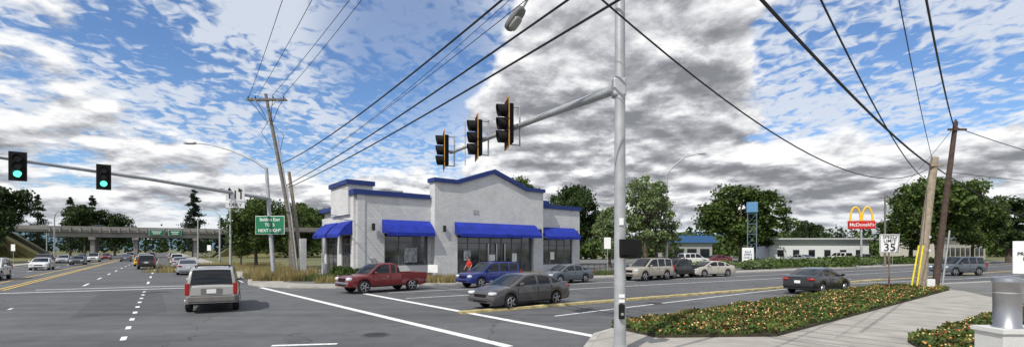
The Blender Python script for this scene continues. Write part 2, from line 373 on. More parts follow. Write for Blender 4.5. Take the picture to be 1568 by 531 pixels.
def tufts(name,areas,n,h,m,z=0):
    v=[];f=[]
    for k in range(n):
        ax,ay,rx,ry=random.choice(areas); x=ax+random.uniform(-rx,rx); y=ay+random.uniform(-ry,ry)
        hh=h*random.uniform(.4,1.2); a=random.uniform(0,6.28); l=random.uniform(.1,.5)*hh; b=.018+.012*random.random(); i=len(v)
        v+=[(x-b*math.cos(a),y-b*math.sin(a),z),(x+b*math.cos(a),y+b*math.sin(a),z),(x+l*math.cos(a+1.3),y+l*math.sin(a+1.3),z+hh)]; f.append((i,i+1,i+2))
    return mesh(name,v,f,m,fix=False)
DG=foliage('straw',(.14,.12,.04),(.44,.36,.16)); GG=foliage('weed_green',(.04,.06,.018),(.17,.20,.06))
tufts('dry_grass',[(-19.5,42,2.0,3),(-21.5,47,2,4),(-17.6,38.5,1.8,1.6)],9000,.75,DG,.1)
tufts('dry_grass',[(-9,35.6,5,.8),(-3,38.4,3.5,.8),(3,42,3,.8)],7000,.5,DG,.12)
tufts('weeds',[(-14,38.2,1.6,1.3),(-10,36.8,3,.7),(8,46.5,4,1.0)],6000,.55,GG,.1)
tufts('dry_grass',[(-33,57,6,5),(-42,72,6,8)],9000,.6,DG,0)
def shrub(name,x,y,rx,ry,h,m,n=1500,s=.07,z=.1):
    r=root(name,(x,y,z)); d=rng.normal(size=(n,3)); d/=np.linalg.norm(d,axis=1)[:,None]; rr=rng.uniform(.2,1,n)**.4
    p=d*rr[:,None]*np.array([rx,ry,h/2])*(1+.2*np.sin(d[:,:1]*7)*np.cos(d[:,1:2]*6)); p[:,2]+=h/2; p=p[p[:,2]>0]
    quads('leaves',p,s,m,r)
    for k in range(4): tube('stem',[(0,0,0),(random.uniform(-.5,.5)*rx,random.uniform(-.5,.5)*ry,h*.7)],[.03,.01],BARK,r,5)
for i,(x,y) in enumerate([(-13.2,39.2),(-12.3,37.3),(-11.3,37.2),(-14.1,40.3)]): shrub('shrub',x,y,.7,.6,1.0,LG)
for x,y in [(21,54.5),(24.5,57),(28,58.5),(31,61),(41,66),(46,69),(52,72.5)]: shrub('shrub',x,y,1.2,.8,1.1,LL,1200,.1)
# ---------------------------------------------------------------- flower beds
SOIL=mat('soil',(.045,.04,.022),.95,var=.4,scale=6)
GC=foliage('groundcover',(.025,.05,.012),(.13,.19,.04),.15)
GC2=foliage('groundcover_bronze',(.06,.035,.018),(.17,.10,.05),.15)
FLO=mat('flower_orange',(.68,.26,.08),.6,var=.4,scale=1.5); FLY=mat('flower_cream',(.75,.55,.24),.6,var=.4,scale=1.5); FLR=mat('flower_red',(.42,.05,.03),.6,var=.4)
def inpoly(x,y,p):
    c=False;n=len(p)
    for i in range(n):
        x1,y1=p[i];x2,y2=p[(i+1)%n]
        if (y1>y)!=(y2>y) and x<(x2-x1)*(y-y1)/(y2-y1)+x1: c=not c
    return c
def bed(poly,n,nf):
    r=root('flower_bed',(0,0,0))
    prism('soil',poly,.1,.2,SOIL,r)
    xs=[p[0] for p in poly]; ys=[p[1] for p in poly]; P=[];F=[]
    def hz(x,y): return .2+.10*(.5+.5*math.sin(x*2.1+y*1.3)*math.cos(x*1.2-y*2.4))+.06*random.random()
    while len(P)<n:
        x=random.uniform(min(xs),max(xs));y=random.uniform(min(ys),max(ys))
        if inpoly(x,y,poly): P.append((x,y,hz(x,y)*random.uniform(.8,1.15)))
    while len(F)<nf:
        x=random.uniform(min(xs),max(xs));y=random.uniform(min(ys),max(ys))
        if inpoly(x,y,poly) and math.sin(x*1.9+3*math.sin(y))+random.uniform(-1.2,1.2)>-.2: F.append((x,y,hz(x,y)+.045))
    k=int(n*.85); quads('groundcover_leaves',P[:k],.05,GC,r,up=1); quads('bronze_leaves',P[k:],.045,GC2,r,up=1)
    a_=int(nf*.4); b_=int(nf*.85)
    quads('orange_flowers',F[:a_],.03,FLO,r); quads('cream_flowers',F[a_:b_],.028,FLY,r); quads('red_flowers',F[b_:],.026,FLR,r)
bed([(3.0,15.0),(4.0,15.95),(13,23.3),(22.6,30.8),(26.2,31.5),(25.3,28.7),(15.8,20.7),(7.2,13.5),(3.9,13.3)],34000,3600)
bed([(10.1,12.67),(20.2,19.8),(21.5,17.5),(13.5,10.6),(10.6,9.9),(9.3,11.0)],18000,1500)
# ---------------------------------------------------------------- restaurant building
O=Vector((-11.8,38,0)); U=Vector((.755,.655,0)); V=Vector((-.589,.808,0)); UP=Vector((0,0,1))
bld=root('restaurant_building',O)
def bb(name,s0,s1,d0,d1,z0,z1,m):
    v=[U*s+V*d+UP*z for z in(z0,z1) for s,d in((s0,d0),(s1,d0),(s1,d1),(s0,d1))]
    return mesh(name,v,[(0,3,2,1),(4,5,6,7),(0,1,5,4),(1,2,6,5),(2,3,7,6),(3,0,4,7)],m,bld)
FRM=mat('window_frame',(.14,.14,.145),.5)
def wallf(a0,a1,z0,z1,ops,d0,d1,side=False,m=None):
    m=m or WALL
    put=(lambda n,p0,p1,q0,q1,mm,e0=d0,e1=d1:bb(n,p0,p1,e0,e1,q0,q1,mm)) if not side else (lambda n,p0,p1,q0,q1,mm,e0=d0,e1=d1:bb(n,e0,e1,p0,p1,q0,q1,mm))
    cur=a0
    for (b0,b1,zb,zt) in ops:
        put('wall',cur,b0,z0,z1,m)
        put('wall',b0,b1,zt,z1,m)
        if zb>z0+.01: put('wall',b0,b1,z0,zb,m)
        g0=d0+(d1-d0)*.5
        put('window',b0,b1,zb,zt,SGLASS,g0,g0+.03)
        nn=max(2,round((b1-b0)/1.3)); 
        for k in range(nn+1):
            x=b0+(b1-b0)*k/nn; x=min(max(x,b0+.04),b1-.04); put('mullion',x-.035,x+.035,zb,zt,FRM,g0-.04,g0-.003)
        put('mullion',b0,b1,zb,zb+.08,FRM,g0-.05,g0-.042); put('mullion',b0,b1,zt-.75,zt-.68,FRM,g0-.05,g0-.042)
        cur=b1
    put('wall',cur,a1,z0,z1,m)
bb('body',0.02,25.5,.3,5.6,.05,6.7,WALL)
bb('body',0.02,25.5,5.6,9,.05,5.7,WALL)
bb('roof',.3,25.2,.5,5.4,6.7,6.75,ROOFG)
wallf(0,6.5,.05,6.7,[(2.2,6.2,1.15,3.75)],0,.3)
wallf(19.25,25.5,.05,6.7,[(19.7,24.3,.9,3.6)],0,.3)
wallf(6.5,19.25,.05,4.9,[(8.8,17.9,.25,3.75)],-.7,-.003)
wallf(.3,9,.05,5.2,[(1.0,3.3,.15,3.6),(4.4,7.6,.15,3.6)],-.25,.018,side=True)
bb('wall',-.25,.018,.3,5.6,5.2,6.7,WALL)
gp=[(6.5,4.9),(19.25,4.9),(19.25,8.15),(17,8.15),(12.9,9.45),(8.8,8.15),(6.5,8.15)]
frame_prism('gable_wall',gp,(0,0,0),U,UP,V,-.7,.3,WALL,bld)
t=.34
gc=[(6.35,8.15),(8.85,8.15),(12.9,9.45),(16.95,8.15),(19.4,8.15),(19.4,8.15+t),(17.05,8.15+t),(12.9,9.5+t),(8.75,8.15+t),(6.35,8.15+t)]
frame_prism('gable_cornice',gc,(0,0,.002),U,UP,V,-.9,.4,BLUED,bld)
for (s0,s1,d0,d1) in [(-.4,6.35,-.17,.25),(19.4,25.7,-.17,.25),(25.3,25.7,.25,5.8)]:
    bb('cornice',s0,s1,d0,d1,6.7,7.08,BLUED)
bb('cornice',-.4,.15,.25,1.0,6.7,7.08,BLUED)
bb('side_tower',-.45,1.6,1.0,5.5,5.2,7.55,WALL); bb('cornice',-.62,1.75,.85,5.65,7.55,7.9,BLUED)
bb('cornice',-.45,.15,5.66,9.2,5.7,6.05,BLUED)
bb('pilaster',-.06,.55,-.06,-.003,.05,6.7,WALL)
def awning(s0,s1,d,z0,z1,out=1.1,side=False):
    pr=[(0,z1),(-out*.55,z1-.42),(-out,z0+.28),(-out,z0),(-out+.05,z0),(-out+.05,z0+.2),(-.02,z0+.25)]
    if not side: frame_prism('awning',[(p[0],p[1]) for p in pr],V*d,V,UP,U,s0,s1,BLUE,bld)
    else: frame_prism('awning',[(p[0],p[1]) for p in pr],U*d,U,UP,V,s0,s1,BLUE,bld)
awning(2.0,6.35,-.003,3.55,4.85); awning(8.5,18.1,-.705,3.55,4.85); awning(19.5,24.6,-.003,3.5,4.75)
awning(.5,3.6,-.255,3.4,4.7,side=True); awning(4.1,7.9,-.255,3.4,4.7,side=True)
for s,d in[(5.95+.45,-.08),(7.4,-.78),(18.75,-.78),(24.9,-.08),(1.2,-.14)]:
    bb('wall_lamp',s-.12,s+.12,d-.12,d,3.95,4.5,SIGNK)
for s in(12.3,13.3,14.3): bb('door_frame',s,s+.1,-.5,-.41,.2,3.0,CHROME)
PG=mat('poster_grey',(.3,.32,.33),.5,var=.6,scale=4)
bb('poster',12.5,13.2,-.44,-.42,1.2,2.0,SIGNW); bb('poster',15.3,15.9,-.44,-.42,1.3,2.1,SIGNW); bb('poster',4.0,5.2,.10,.12,1.4,2.6,PG); bb('poster',9.6,10.4,-.44,-.42,1.5,2.4,PG); bb('poster',21,21.6,.10,.12,1.4,2.2,SIGNW)
for s,d,z in((3,2.5,.8),(17,2.8,.9)): 
    bb('roof_unit',s,s+2,d,d+1.6,6.75,6.75+z,GALV)
bb('plinth',-.02,6.5,-.09,-.01,.05,.5,CONC2); bb('roof_hatch',20.2,22.2,1.5,3,6.75,7.7,BLUED)
bb('pillar',-2.6,-2.1,7,7.5,.05,3.4,WALL)
bb('vent',10.5,11.1,-.73,-.705,5.6,6.0,GALV); bb('conduit',19.35,19.42,-.06,-.01,.1,6.6,GALV); bb('meter_box',1.0,1.4,-.15,-.005,1.2,1.8,GALV)
rr=root('metal_railing',(6.0,46.5,.1),rot=math.atan2(.54,.84))
for k in range(14): tube('post',[(k*.75,0,0),(k*.75,0,1.0)],.025,SIGNK,rr,6)
for z in(.25,.6,1.0): tube('rail',[(-.1,0,z),(9.85,0,z)],.022,SIGNK,rr,6)
def bollard(x,y,m=SIGNW,h=1.0,r=.1):
    b=root('bollard',(x,y,.1)); tube('post',[(0,0,0),(0,0,h*.94),(0,0,h*.99),(0,0,h)],[r,r,r*.7,.02],m,b,14); tube('collar',[(0,0,0),(0,0,.06)],r*1.4,CONC2,b,14)
for x,y in[(12.8,50.2),(14.6,51.2),(10.5,49.2)]: bollard(x,y)
g=root('drive_canopy',(-24.5,60,0.1),rot=.3)
box('roof',(0,0,4.6),(5.2,6,.5),mat('shelter_grey',(.13,.12,.11),.8),g,bev=.05)
for x in(-1.8,1.8):
    for y in(-2,2): box('column',(x,y,2.2),(.45,.45,4.3),WOODG,g,bev=.03)
# ---------------------------------------------------------------- cars
def interp(pts,x): return float(np.interp(x,[p[0] for p in pts],[p[1] for p in pts]))
SPEC={
'sedan':dict(L=4.8,W=1.82,H=1.46,belt=.96,R=.325,wx=(-1.38,1.42),
  top=[(-2.4,.62),(-2.37,.80),(-2.3,.98),(-2.1,1.04),(-1.6,1.04),(-1.0,.99),(1.0,.97),(1.6,.93),(2.05,.84),(2.28,.72),(2.38,.58),(2.4,.5)],
  roof=[(-1.98,1.03),(-1.5,1.22),(-1.05,1.375),(-.6,1.435),(-.1,1.46),(.25,1.43),(.55,1.35),(1.35,.96)],zone=(-.95,.38),pil=[(-.28,-.16),(-1.2,-1.02)],doors=(-1.05,-.2,1.02)),
'suv':dict(L=4.7,W=1.86,H=1.76,belt=1.08,R=.37,wx=(-1.32,1.38),
  top=[(-2.35,.7),(-2.33,1.0),(-2.27,1.06),(-1.0,1.1),(.95,1.1),(1.2,1.09),(1.9,1.03),(2.2,.95),(2.32,.78),(2.35,.6)],
  roof=[(-2.26,1.07),(-2.16,1.5),(-2.08,1.66),(-1.95,1.72),(-1.0,1.77),(.1,1.76),(.42,1.7),(1.25,1.1)],zone=(-2.07,.3),pil=[(-.32,-.2),(-1.22,-1.1),(-2.1,-1.98)],doors=(-1.15,-.26,.95)),
'pickup':dict(L=5.15,W=1.8,H=1.66,belt=1.05,R=.37,wx=(-1.5,1.62),
  top=[(-2.57,.62),(-2.55,.72),(-.78,.72),(-.76,1.04),(-.7,1.06),(1.1,1.04),(1.4,1.02),(2.2,.97),(2.5,.88),(2.55,.75),(2.57,.6)],
  roof=[(-.72,1.05),(-.64,1.45),(-.5,1.6),(-.3,1.66),(.3,1.67),(.6,1.62),(.75,1.54),(1.35,1.05)],zone=(-.56,.55),pil=[(-.1,.02),(-.5,-.38)],doors=(-.02,-.02,1.1)),
}
WHEEL={}
def wheel_mesh(R,w=.21):
    k=round(R,3)
    if k in WHEEL: return WHEEL[k]
    prof=[(0,-.02,1),(R*.16,-.03,1),(R*.18,.02,1),(R*.62,.035,2),(R*.66,-.01,1),(R*.70,0,0),(R*.93,.012,0),(R,-.03,0),(R,-w+.03,0),(R*.93,-w,0),(R*.6,-w,0)]
    seg=32;v=[];f=[];idx=[]
    for r,y,mi in prof:
        for s in range(seg): a=2*math.pi*s/seg; v.append((r*math.cos(a),y,r*math.sin(a)))
    for i in range(len(prof)-1):
        for s in range(seg):
            s2=(s+1)%seg; f.append((i*seg+s,i*seg+s2,(i+1)*seg+s2,(i+1)*seg+s))
            mi={0:1,1:1,2:2,3:1,4:1}.get(i,0); idx.append(mi)
    for q in range(5):
        a=2*math.pi*q/5+.3; ca,sa=math.cos(a),math.sin(a); b0=len(v)
        for y in(.025,.055):
            for rr,ww in((R*.1,R*.1),(R*.64,R*.075)):
                for sg in(-1,1): v.append((rr*ca-sg*ww*sa,y-.02*(rr/R),rr*sa+sg*ww*ca))
        f+=[(b0,b0+1,b0+3,b0+2),(b0+4,b0+5,b0+7,b0+6),(b0,b0+2,b0+6,b0+4),(b0+1,b0+3,b0+7,b0+5),(b0+2,b0+3,b0+7,b0+6)]; idx+=[1]*5
    o=mesh('wheel',v,f,[DARK,RIM,BLACK],None,idx=idx,smooth=True,ang=35); me=o.data; bpy.data.objects.remove(o); WHEEL[k]=me; return me
def loft(name,xs,secf,mats,matf,parent,caps=True):
    v=[];f=[];idx=[]; S=[secf(x) for x in xs]; n=len(S[0])
    for x,s in zip(xs,S):
        for (y,z) in s: v.append((x,y,z))
        for (y,z) in s[-2:0:-1]: v.append((x,-y,z))
    m=2*n-2
    for i in range(len(xs)-1):
        xm=(xs[i]+xs[i+1])/2
        for k in range(m):
            k2=(k+1)%m; kk=k if k<n-1 else m-1-k
            f.append((i*m+k,i*m+k2,(i+1)*m+k2,(i+1)*m+k)); idx.append(matf(kk,xm))
    if caps:
        f.append(tuple(range(m))); f.append(tuple((len(xs)-1)*m+k for k in range(m))); idx+=[matf(-1,xs[0]),matf(-1,xs[-1])]
    return mesh(name,v,f,mats,parent,idx=idx,smooth=True,ang=32)
def ell(name,c,s,m,parent):
    v=[];f=[];a_,b_=12,8
    for i in range(b_+1):
        ph=math.pi*i/b_
        for j in range(a_):
            th=2*math.pi*j/a_; sg=lambda q:math.copysign(abs(q)**.6,q)
            v.append((c[0]+s[0]/2*sg(math.sin(ph))*sg(math.cos(th)),c[1]+s[1]/2*sg(math.sin(ph))*sg(math.sin(th)),c[2]+s[2]/2*sg(math.cos(ph))))
    for i in range(b_):
        for j in range(a_): j2=(j+1)%a_; f.append((i*a_+j,i*a_+j2,(i+1)*a_+j2,(i+1)*a_+j))
    return mesh(name,v,f,m,parent,smooth=True,ang=60)
def paint(name,col,metal=.35): return mat('paint_'+name,col,.32,metal=metal,var=.05,coat=.8,scale=2)
def car(name,kind,pm,x,y,head,sc=1.0,rack=False,clad=False,z=.012):
    sp=SPEC[kind]; L,W,H,belt,R=sp['L'],sp['W'],sp['H'],sp['belt'],sp['R']
    r=root(name,(x,y,z),rot=math.radians(head),sc=sc); sill=.25 if kind=='sedan' else .34
    ra=R+.055
    xs=set(np.round(np.linspace(-L/2,L/2,45),4))
    for w_ in sp['wx']:
        for a in np.linspace(0,math.pi,15): xs.add(round(w_+ra*math.cos(a),4))
        xs.add(round(w_+ra+.006,4)); xs.add(round(w_-ra-.006,4))
    for p,_ in sp['top']: xs.add(round(p,4))
    xs=sorted(xs)
    def wd(x): u=abs(x)/(L/2); return W/2*(1-.07*u**5-.07*u**22)
    def zb(x):
        u=abs(x)/(L/2); z_=sill+.06*u**10
        for w_ in sp['wx']:
            if abs(x-w_)<=ra+1e-4: z_=max(z_,R+math.sqrt(max(ra*ra-(x-w_)**2,0)))
        return z_
    def sec(x):
        T=interp(sp['top'],x); b=min(zb(x),T-.12); w_=wd(x); sh=min(T-.03,belt-.02 if kind=='sedan' else belt-.04); sh=max(sh,b+.06); h=sh-b
        return [(0,b),(w_*.8,b),(w_*.965,b),(w_*.985,b+.10*h),(w_*1.0,b+.45*h),(w_*.995,b+.68*h),(w_*.965,sh),(w_*.89,T),(w_*.5,T+.025),(0,T+.035)]
    def mf(k,x):
        if k in(0,1): return 1
        if clad and k in(2,3) : return 2
        return 0
    lowc=mat('cladding_grey',(.16,.15,.14),.6)
    loft('body',xs,sec,[pm,BLACK,lowc],mf,r)
    z0,z1=sp['zone']; x0,x1=sp['roof'][0][0],sp['roof'][-1][0]
    gx=set(np.round(np.linspace(x0,x1,30),4))
    for a,b in sp['pil']: gx.update((a,b))
    gx.update((z0,z1)); gx=sorted(gx)
    wbm,wtm=.925*W/2,.735*W/2
    if kind!='sedan': wtm=.79*W/2
    def yw(zz,x): t_=max(0,(zz-belt)/(H-belt)); return (wbm+(wtm-wbm)*t_**1.15)*(1-.035*(abs(x)/2)**3)
    def gs(x):
        zr=max(interp(sp['roof'],x),belt+.005); lo=belt-.03; g0=min(belt+.035,zr-.003); g1=max(zr-.075,g0)
        return [(0,lo),(yw(lo,x),lo),(yw(g0,x),g0),(yw(g1,x),g1),(yw(zr,x)*.975,zr-.012 if zr-.012>g1 else g1),(yw(zr,x)*.88,zr+.008),(yw(zr,x)*.4,zr+.022),(0,zr+.026)]
    def gm(k,x):
        if k<=1: return 0
        if k==2: return 0 if any(a<=x<=b for a,b in sp['pil']) else 1
        if k in(5,6): return 0 if z0<=x<=z1 else 1
        if k==-1: return 1
        return 0
    loft('cabin',gx,gs,[pm,GLASS],gm,r)
    box('underbody',(0,0,sill+.16),(L*.86,W*.62,.34),DARK,r)
    wm=wheel_mesh(R)
    for w_ in sp['wx']:
        for s in(-1,1):
            o=bpy.data.objects.new('wheel',wm); o.location=(w_,s*(W/2-.02),R); o.rotation_euler=(0,random.random(),0 if s>0 else math.pi); link(o,r)
    fz=.70 if kind=='sedan' else .82
    for s in(-1,1):
        ell('headlight',(L/2-.16,s*W*.365,fz),(.36,.36,.15 if kind=='sedan' else .2),HEAD,r)
        if kind=='sedan': ell('taillight',(-L/2+.13,s*W*.37,.86),(.34,.36,.16),TAIL,r)
        elif kind=='suv': box('taillight',(-L/2+.06,s*(W/2-.13),.95),(.16,.15,.46),TAIL,r,bev=.03)
        else: box('taillight',(-L/2+.03,s*(W/2-.09),.82),(.06,.12,.3),TAIL,r)
        xm=sp['doors'][2]-.12
        box('mirror_arm',(xm,s*(W/2-.02),belt+.05),(.06,.14,.05),BLACK,r); ell('mirror',(xm,s*(W/2+.09),belt+.09),(.12,.2,.15),pm,r)
        for dx in sp['doors']:
            box('door_seam',(dx,s*(wd(dx)*.995),(sill+belt)/2+.02),(.014,.012,(belt-sill)*.82),SIGNK,r)
        for hx in ([sp['doors'][0]+.22,sp['doors'][1]+.22] if kind!='pickup' else [.15]):
            box('door_handle',(hx,s*(wd(hx)*1.002),belt-.14),(.17,.04,.03),CHROME if kind!='sedan' else pm,r,bev=.008)
        box('rocker_trim',(0.02,s*(W/2*.985),sill+.03),(sp['wx'][1]-sp['wx'][0]-2*ra-.06,.03,.07),BLACK,r)
        if rack: tube('roof_rail',[(-1.7,s*.58,H-.03),(-1.6,s*.58,H+.05),(.1,s*.58,H+.05),(.25,s*.58,H-.03)],.02,BLACK,r,6)
    if rack:
        for q in(-1.3,-.5): tube('roof_bar',[(q,-.58,H+.055),(q,.58,H+.055)],.016,BLACK,r,6)
    box('grille',(L/2-.035,0,.60 if kind=='sedan' else .76),(.08,W*.42,.13 if kind=='sedan' else .2),BLACK,r,bev=.02)
    box('lower_grille',(L/2-.04,0,.38 if kind=='sedan' else .48),(.1,W*.5,.1),BLACK,r,bev=.02)
    box('rear_bumper',(-L/2+.02,0,.5 if kind=='sedan' else .56),(.16,W*.86,.16 if kind=='sedan' else .24),pm if kind=='sedan' else (CHROME if kind=='pickup' else lowc if clad else pm),r,bev=.04)
    box('front_bumper',(L/2-.05,0,.46 if kind=='sedan' else .58),(.16,W*.84,.14),pm if kind!='pickup' else CHROME,r,bev=.04)
    if kind=='suv': box('plate_recess',(-L/2-.004,0,.86),(.02,.7,.22),lowc,r,bev=.005); box('tailgate_seam',(-L/2-.002,0,.70),(.012,W*.75,.015),SIGNK,r)
    box('licence_plate',(-L/2-.016,0,.72 if kind=='sedan' else .86),(.02,.32,.16),SIGNW,r)
    if kind=='suv': box('rear_wiper',(-2.27,.1,1.2),(.02,.5,.02),SIGNK,r)
    if kind=='pickup':
        for s in(-1,1):
            box('bed_side',(-1.655,s*(W/2-.055),.90),(1.76,.07,.36),pm,r,bev=.015); 
        box('tailgate',(-2.53,0,.89),(.07,W-.2,.36),pm,r,bev=.01); box('bed_front',(-.82,0,.88),(.04,W-.2,.34),pm,r)
    return r
SILV=paint('silver',(.42,.43,.44)); DGR=paint('dark_grey',(.085,.078,.078)); REDP=paint('maroon',(.17,.015,.016),.2); BLUEP=paint('blue',(.015,.03,.20)); BLK=paint('black',(.02,.022,.024))
TAN=paint('tan',(.42,.38,.31)); WHT=paint('white',(.65,.65,.64),0); GRS=paint('grey_suv',(.36,.355,.335),.2); CHAM=paint('champagne',(.52,.48,.40)); GRN=paint('slate',(.10,.12,.14)); YEL=paint('yellow',(.6,.45,.03),0)
hL=math.degrees(math.atan2(-.5426,-.84)); hR=hL+180; hA=math.degrees(math.atan2(.818,-.575))
car('suv','suv',GRS,-12.75,21.3,hA-7,rack=True,clad=True)
car('pickup_truck','pickup',REDP,-7.7,29.5,hL+12,1.0)
car('suv','suv',BLUEP,-1.5,33.0,hL+8,.93,rack=True)
car('sedan_car','sedan',DGR,.4,21.9,hL+10,.98)
car('sedan_car','sedan',GRN,4.0,36.9,hL+6,.93)
car('suv','suv',TAN,11.0,40.2,hL+3,1.0,rack=True)
car('pickup_truck','pickup',BLK,14.6,43.6,hL,1.0)
car('sedan_car','sedan',CHAM,17.9,45.0,hL-10,.98)
car('sedan_car','sedan',BLK,17.6,28.6,hR+2,.98)
car('suv','suv',GRN,42.2,47.0,hL-22,1.0)
car('sedan_car','sedan',SILV,-32.4,49.5,hA)
car('suv','suv',BLK,-46,62.5,hA)
for off,t_,k,p in[(1.8,78,'sedan',SILV),(1.8,96,'suv',WHT),(1.8,112,'sedan',DGR),(-2.6,92,'sedan',YEL),(-2.6,104,'suv',GRS),(-2.6,122,'sedan',SILV),(-2.6,138,'suv',BLK),(1.8,130,'suv',TAN),(1.8,148,'sedan',WHT),(-6.2,128,'sedan',GRN),(-6.2,146,'suv',SILV),(-2.6,158,'suv',DGR)]:
    q=A(off,t_); car('sedan_car' if k=='sedan' else 'suv',k,p,q[0],q[1],hA)
for off,t_,k,p in[(-12.0,82,'sedan',WHT),(-11.4,57,'suv',WHT),(-14.4,100,'suv',BLK),(-11,104,'sedan',DGR),(-14.4,118,'sedan',SILV),(-11,126,'suv',WHT),(-14.2,140,'sedan',DGR),(-11,152,'sedan',REDP)]:
    q=A(off,t_); car('sedan_car' if k=='sedan' else 'suv',k,p,q[0],q[1],hA+180)
for x,y,k,p in[(-88,72,'suv',BLK),(-80,74,'sedan',DGR),(50,86,'sedan',SILV),(27,74,'suv',WHT),(33,80,'sedan',REDP),(62,94,'suv',WHT),(68,96,'sedan',GRN),(22,70,'sedan',BLK)]:
    car('sedan_car' if k=='sedan' else 'suv',k,p,x,y,random.choice([20,200,100]),z=.115 if x>0 else .02)
# ---------------------------------------------------------------- signals
def signal(parent,loc,rotz,hgt=1.3,lit=None,plate=True,pm=SIGNK):
    r=bpy.data.objects.new('signal_head',None); r.location=loc; r.rotation_euler=(0,0,rotz); link(r,parent)
    w_=hgt*.27; sec=hgt/3.35
    box('housing',(0,.06,0),(w_,.2,sec*3),BLACK,r,bev=.03)
    if plate:
        box('backplate',(0,-.02,0),(w_*1.75,.02,hgt*1.08),BLACK,r); 
        pw,ph=w_*1.75,hgt*1.08; e=.035
        for s in(-1,1):
            box('reflective_border',(s*(pw/2+e/2-.002),-.022,0),(e,.028,ph+2*e),pm,r); box('reflective_border',(0,-.022,s*(ph/2+e/2-.002)),(pw-.006,.028,e),pm,r)
    for i in range(3):
        z=(1-i)*sec; R_=sec*.42
        tube('lens',[(0,-.05,z),(0,-.075,z)],R_,GREEN_L if lit==i else DLENS,r,20)
        v=[];f=[];n=18
        for yy in(-.05,-.32):
            for rr in(R_*1.06,R_*1.14):
                for k in range(n+1):
                    a=math.radians(-55+290*k/n); v.append((rr*math.cos(a),yy-(.0 if yy>-.1 else .04*math.sin(a)),z+rr*math.sin(a)))
        m_=n+1
        for k in range(n):
            f+=[(k,k+1,2*m_+k+1,2*m_+k),(m_+k,m_+k+1,3*m_+k+1,3*m_+k),(2*m_+k,2*m_+k+1,3*m_+k+1,3*m_+k)]
        mesh('visor',v,f,BLACK,r)
    return r
P=Vector((2.5,11.5,.128)); sp_=root('traffic_signal_pole',P)
tube('pole',[(0,0,0),(0,0,4),(0,0,10.6)],[.14,.128,.108],GALV,sp_,20)
box('base_plate',(0,0,.03),(.5,.5,.05),GALV,sp_); tube('base_collar',[(0,0,.05),(0,0,.16)],.17,GALV,sp_,20)
arm0=Vector((0,0,6.1)); arm1=Vector((-5.0,8.8,6.3)); ad=(arm1-arm0).normalized()
tube('mast_arm',[arm0,arm0+(arm1-arm0)*.3+Vector((0,0,.03)),arm1],[.115,.095,.055],GALV,sp_,14)
tube('arm_flange',[arm0+ad*.12,arm0+ad*.22],.17,GALV,sp_,14); box('arm_clamp',(-.02,.03,6.1),(.3,.3,.42),GALV,sp_,bev=.04)
face=-1.36
for t_,zz in((.455,.05),(.67,0.0),(.97,.02)):
    p=arm0+(arm1-arm0)*t_; 
    q=p+Vector((-.36,-.12,zz))
    signal(sp_,q,face,1.36,None,True,AMBER)
    tube('bracket',[p,p+Vector((-.2,-.05,0))],.05,GALV,sp_,8)
    tube('bracket_rail',[p+Vector((.02,.05,-.6)),p+Vector((.02,.05,.65))],.028,GALV,sp_,8)
    for dz in(-.58,.6): tube('bracket_tie',[p+Vector((.02,.05,dz)),p+Vector((-.28,-.1,dz))],.022,GALV,sp_,6)
p=arm0+(arm1-arm0)*.86; tube('detector',[p+Vector((0,0,-.7)),p+Vector((0,0,1.0))],.018,GALV,sp_,6)
la=[(0,0,10.2),(-.8,.5,10.3),(-1.4,.95,9.9),(-1.85,1.25,9.2),(-2.25,1.5,8.62)]
tube('lamp_arm',la,[.05,.045,.04,.035,.03],GALV,sp_,10)
lh=bpy.data.objects.new('lamp_head_mount',None); lh.location=(-2.42,1.6,8.44); lh.rotation_euler=(0,-.75,-.6); link(lh,sp_)
LHM=mat('lamp_housing',(.16,.16,.165),.55); ell('lamp_head',(0,0,0),(.72,.36,.2),LHM,lh); ell('lamp_lens',(-.08,0,-.09),(.42,.28,.16),mat('lamp_glass',(.3,.3,.28),.2),lh)
box('ped_signal',(.16,-.36,2.38),(.46,.26,.42),BLACK,sp_,rot=.5,bev=.03); box('ped_visor',(.05,-.52,2.42),(.36,.12,.34),BLACK,sp_,rot=.5)
tube('ped_bracket',[(0,0,2.38),(.12,-.25,2.38)],.04,GALV,sp_,8)
box('push_button_box',(.0,-.19,.95),(.13,.1,.34),BLACK,sp_,bev=.02); tube('push_button',[(0,-.24,.9),(0,-.26,.9)],.035,CHROME,sp_,12)
box('button_sign',(0,-.19,1.25),(.13,.02,.19),SIGNW,sp_); text('legend','PUSH',(0,-.203,1.25),.05,SIGNK,sp_)
box('id_plate',(.0,-.15,3.0),(.1,.02,.16),SIGNW,sp_)
lp=root('traffic_signal_pole',(-18.6,38.8,.13))
tube('pole',[(0,0,0),(-.3,0,4),(-.6,0,8.7)],[.17,.15,.12],GALV,lp,16); tube('base',[(0,0,0),(0,0,.2)],.28,CONC2,lp,16)
a0=Vector((-.45,0,6.3)); a1=Vector((-6.4,-17.9,6.7))
tube('mast_arm',[a0,a0+(a1-a0)*.5+Vector((0,0,.1)),a1],[.14,.1,.06],GALV,lp,12)
for u_ in(.95,.727):
    q=Vector((-18.5-5.3*u_,38.8-15.8*u_,6.42))-Vector((-18.6,38.8,.13))
    signal(lp,q+Vector((.05,-.2,0)),.68,1.22,2,True,SIGNK)
la=[(-.6,0,8.6),(-1.6,-.1,9.3),(-3.2,-.2,10.0),(-4.8,-.3,10.45),(-5.9,-.4,10.55)]
tube('lamp_arm',la,[.08,.07,.055,.045,.04],GALV,lp,10); ell('lamp_head',(-6.3,-.4,10.55),(1.0,.36,.2),GALV,lp)
q=a0+(a1-a0)*.16; ls=root('lane_control_sign',(-18.6+q.x+.1,38.8+q.y-.25,.13+q.z-.05),rot=.45)
box('panel',(0,0,0.05),(1.2,.04,1.1),SIGNW,ls,bev=.01)
for x in(-.36,0,.36):
    box('arrow_stem',(x,-.03,-.03),(.08,.02,.6),SIGNK,ls)
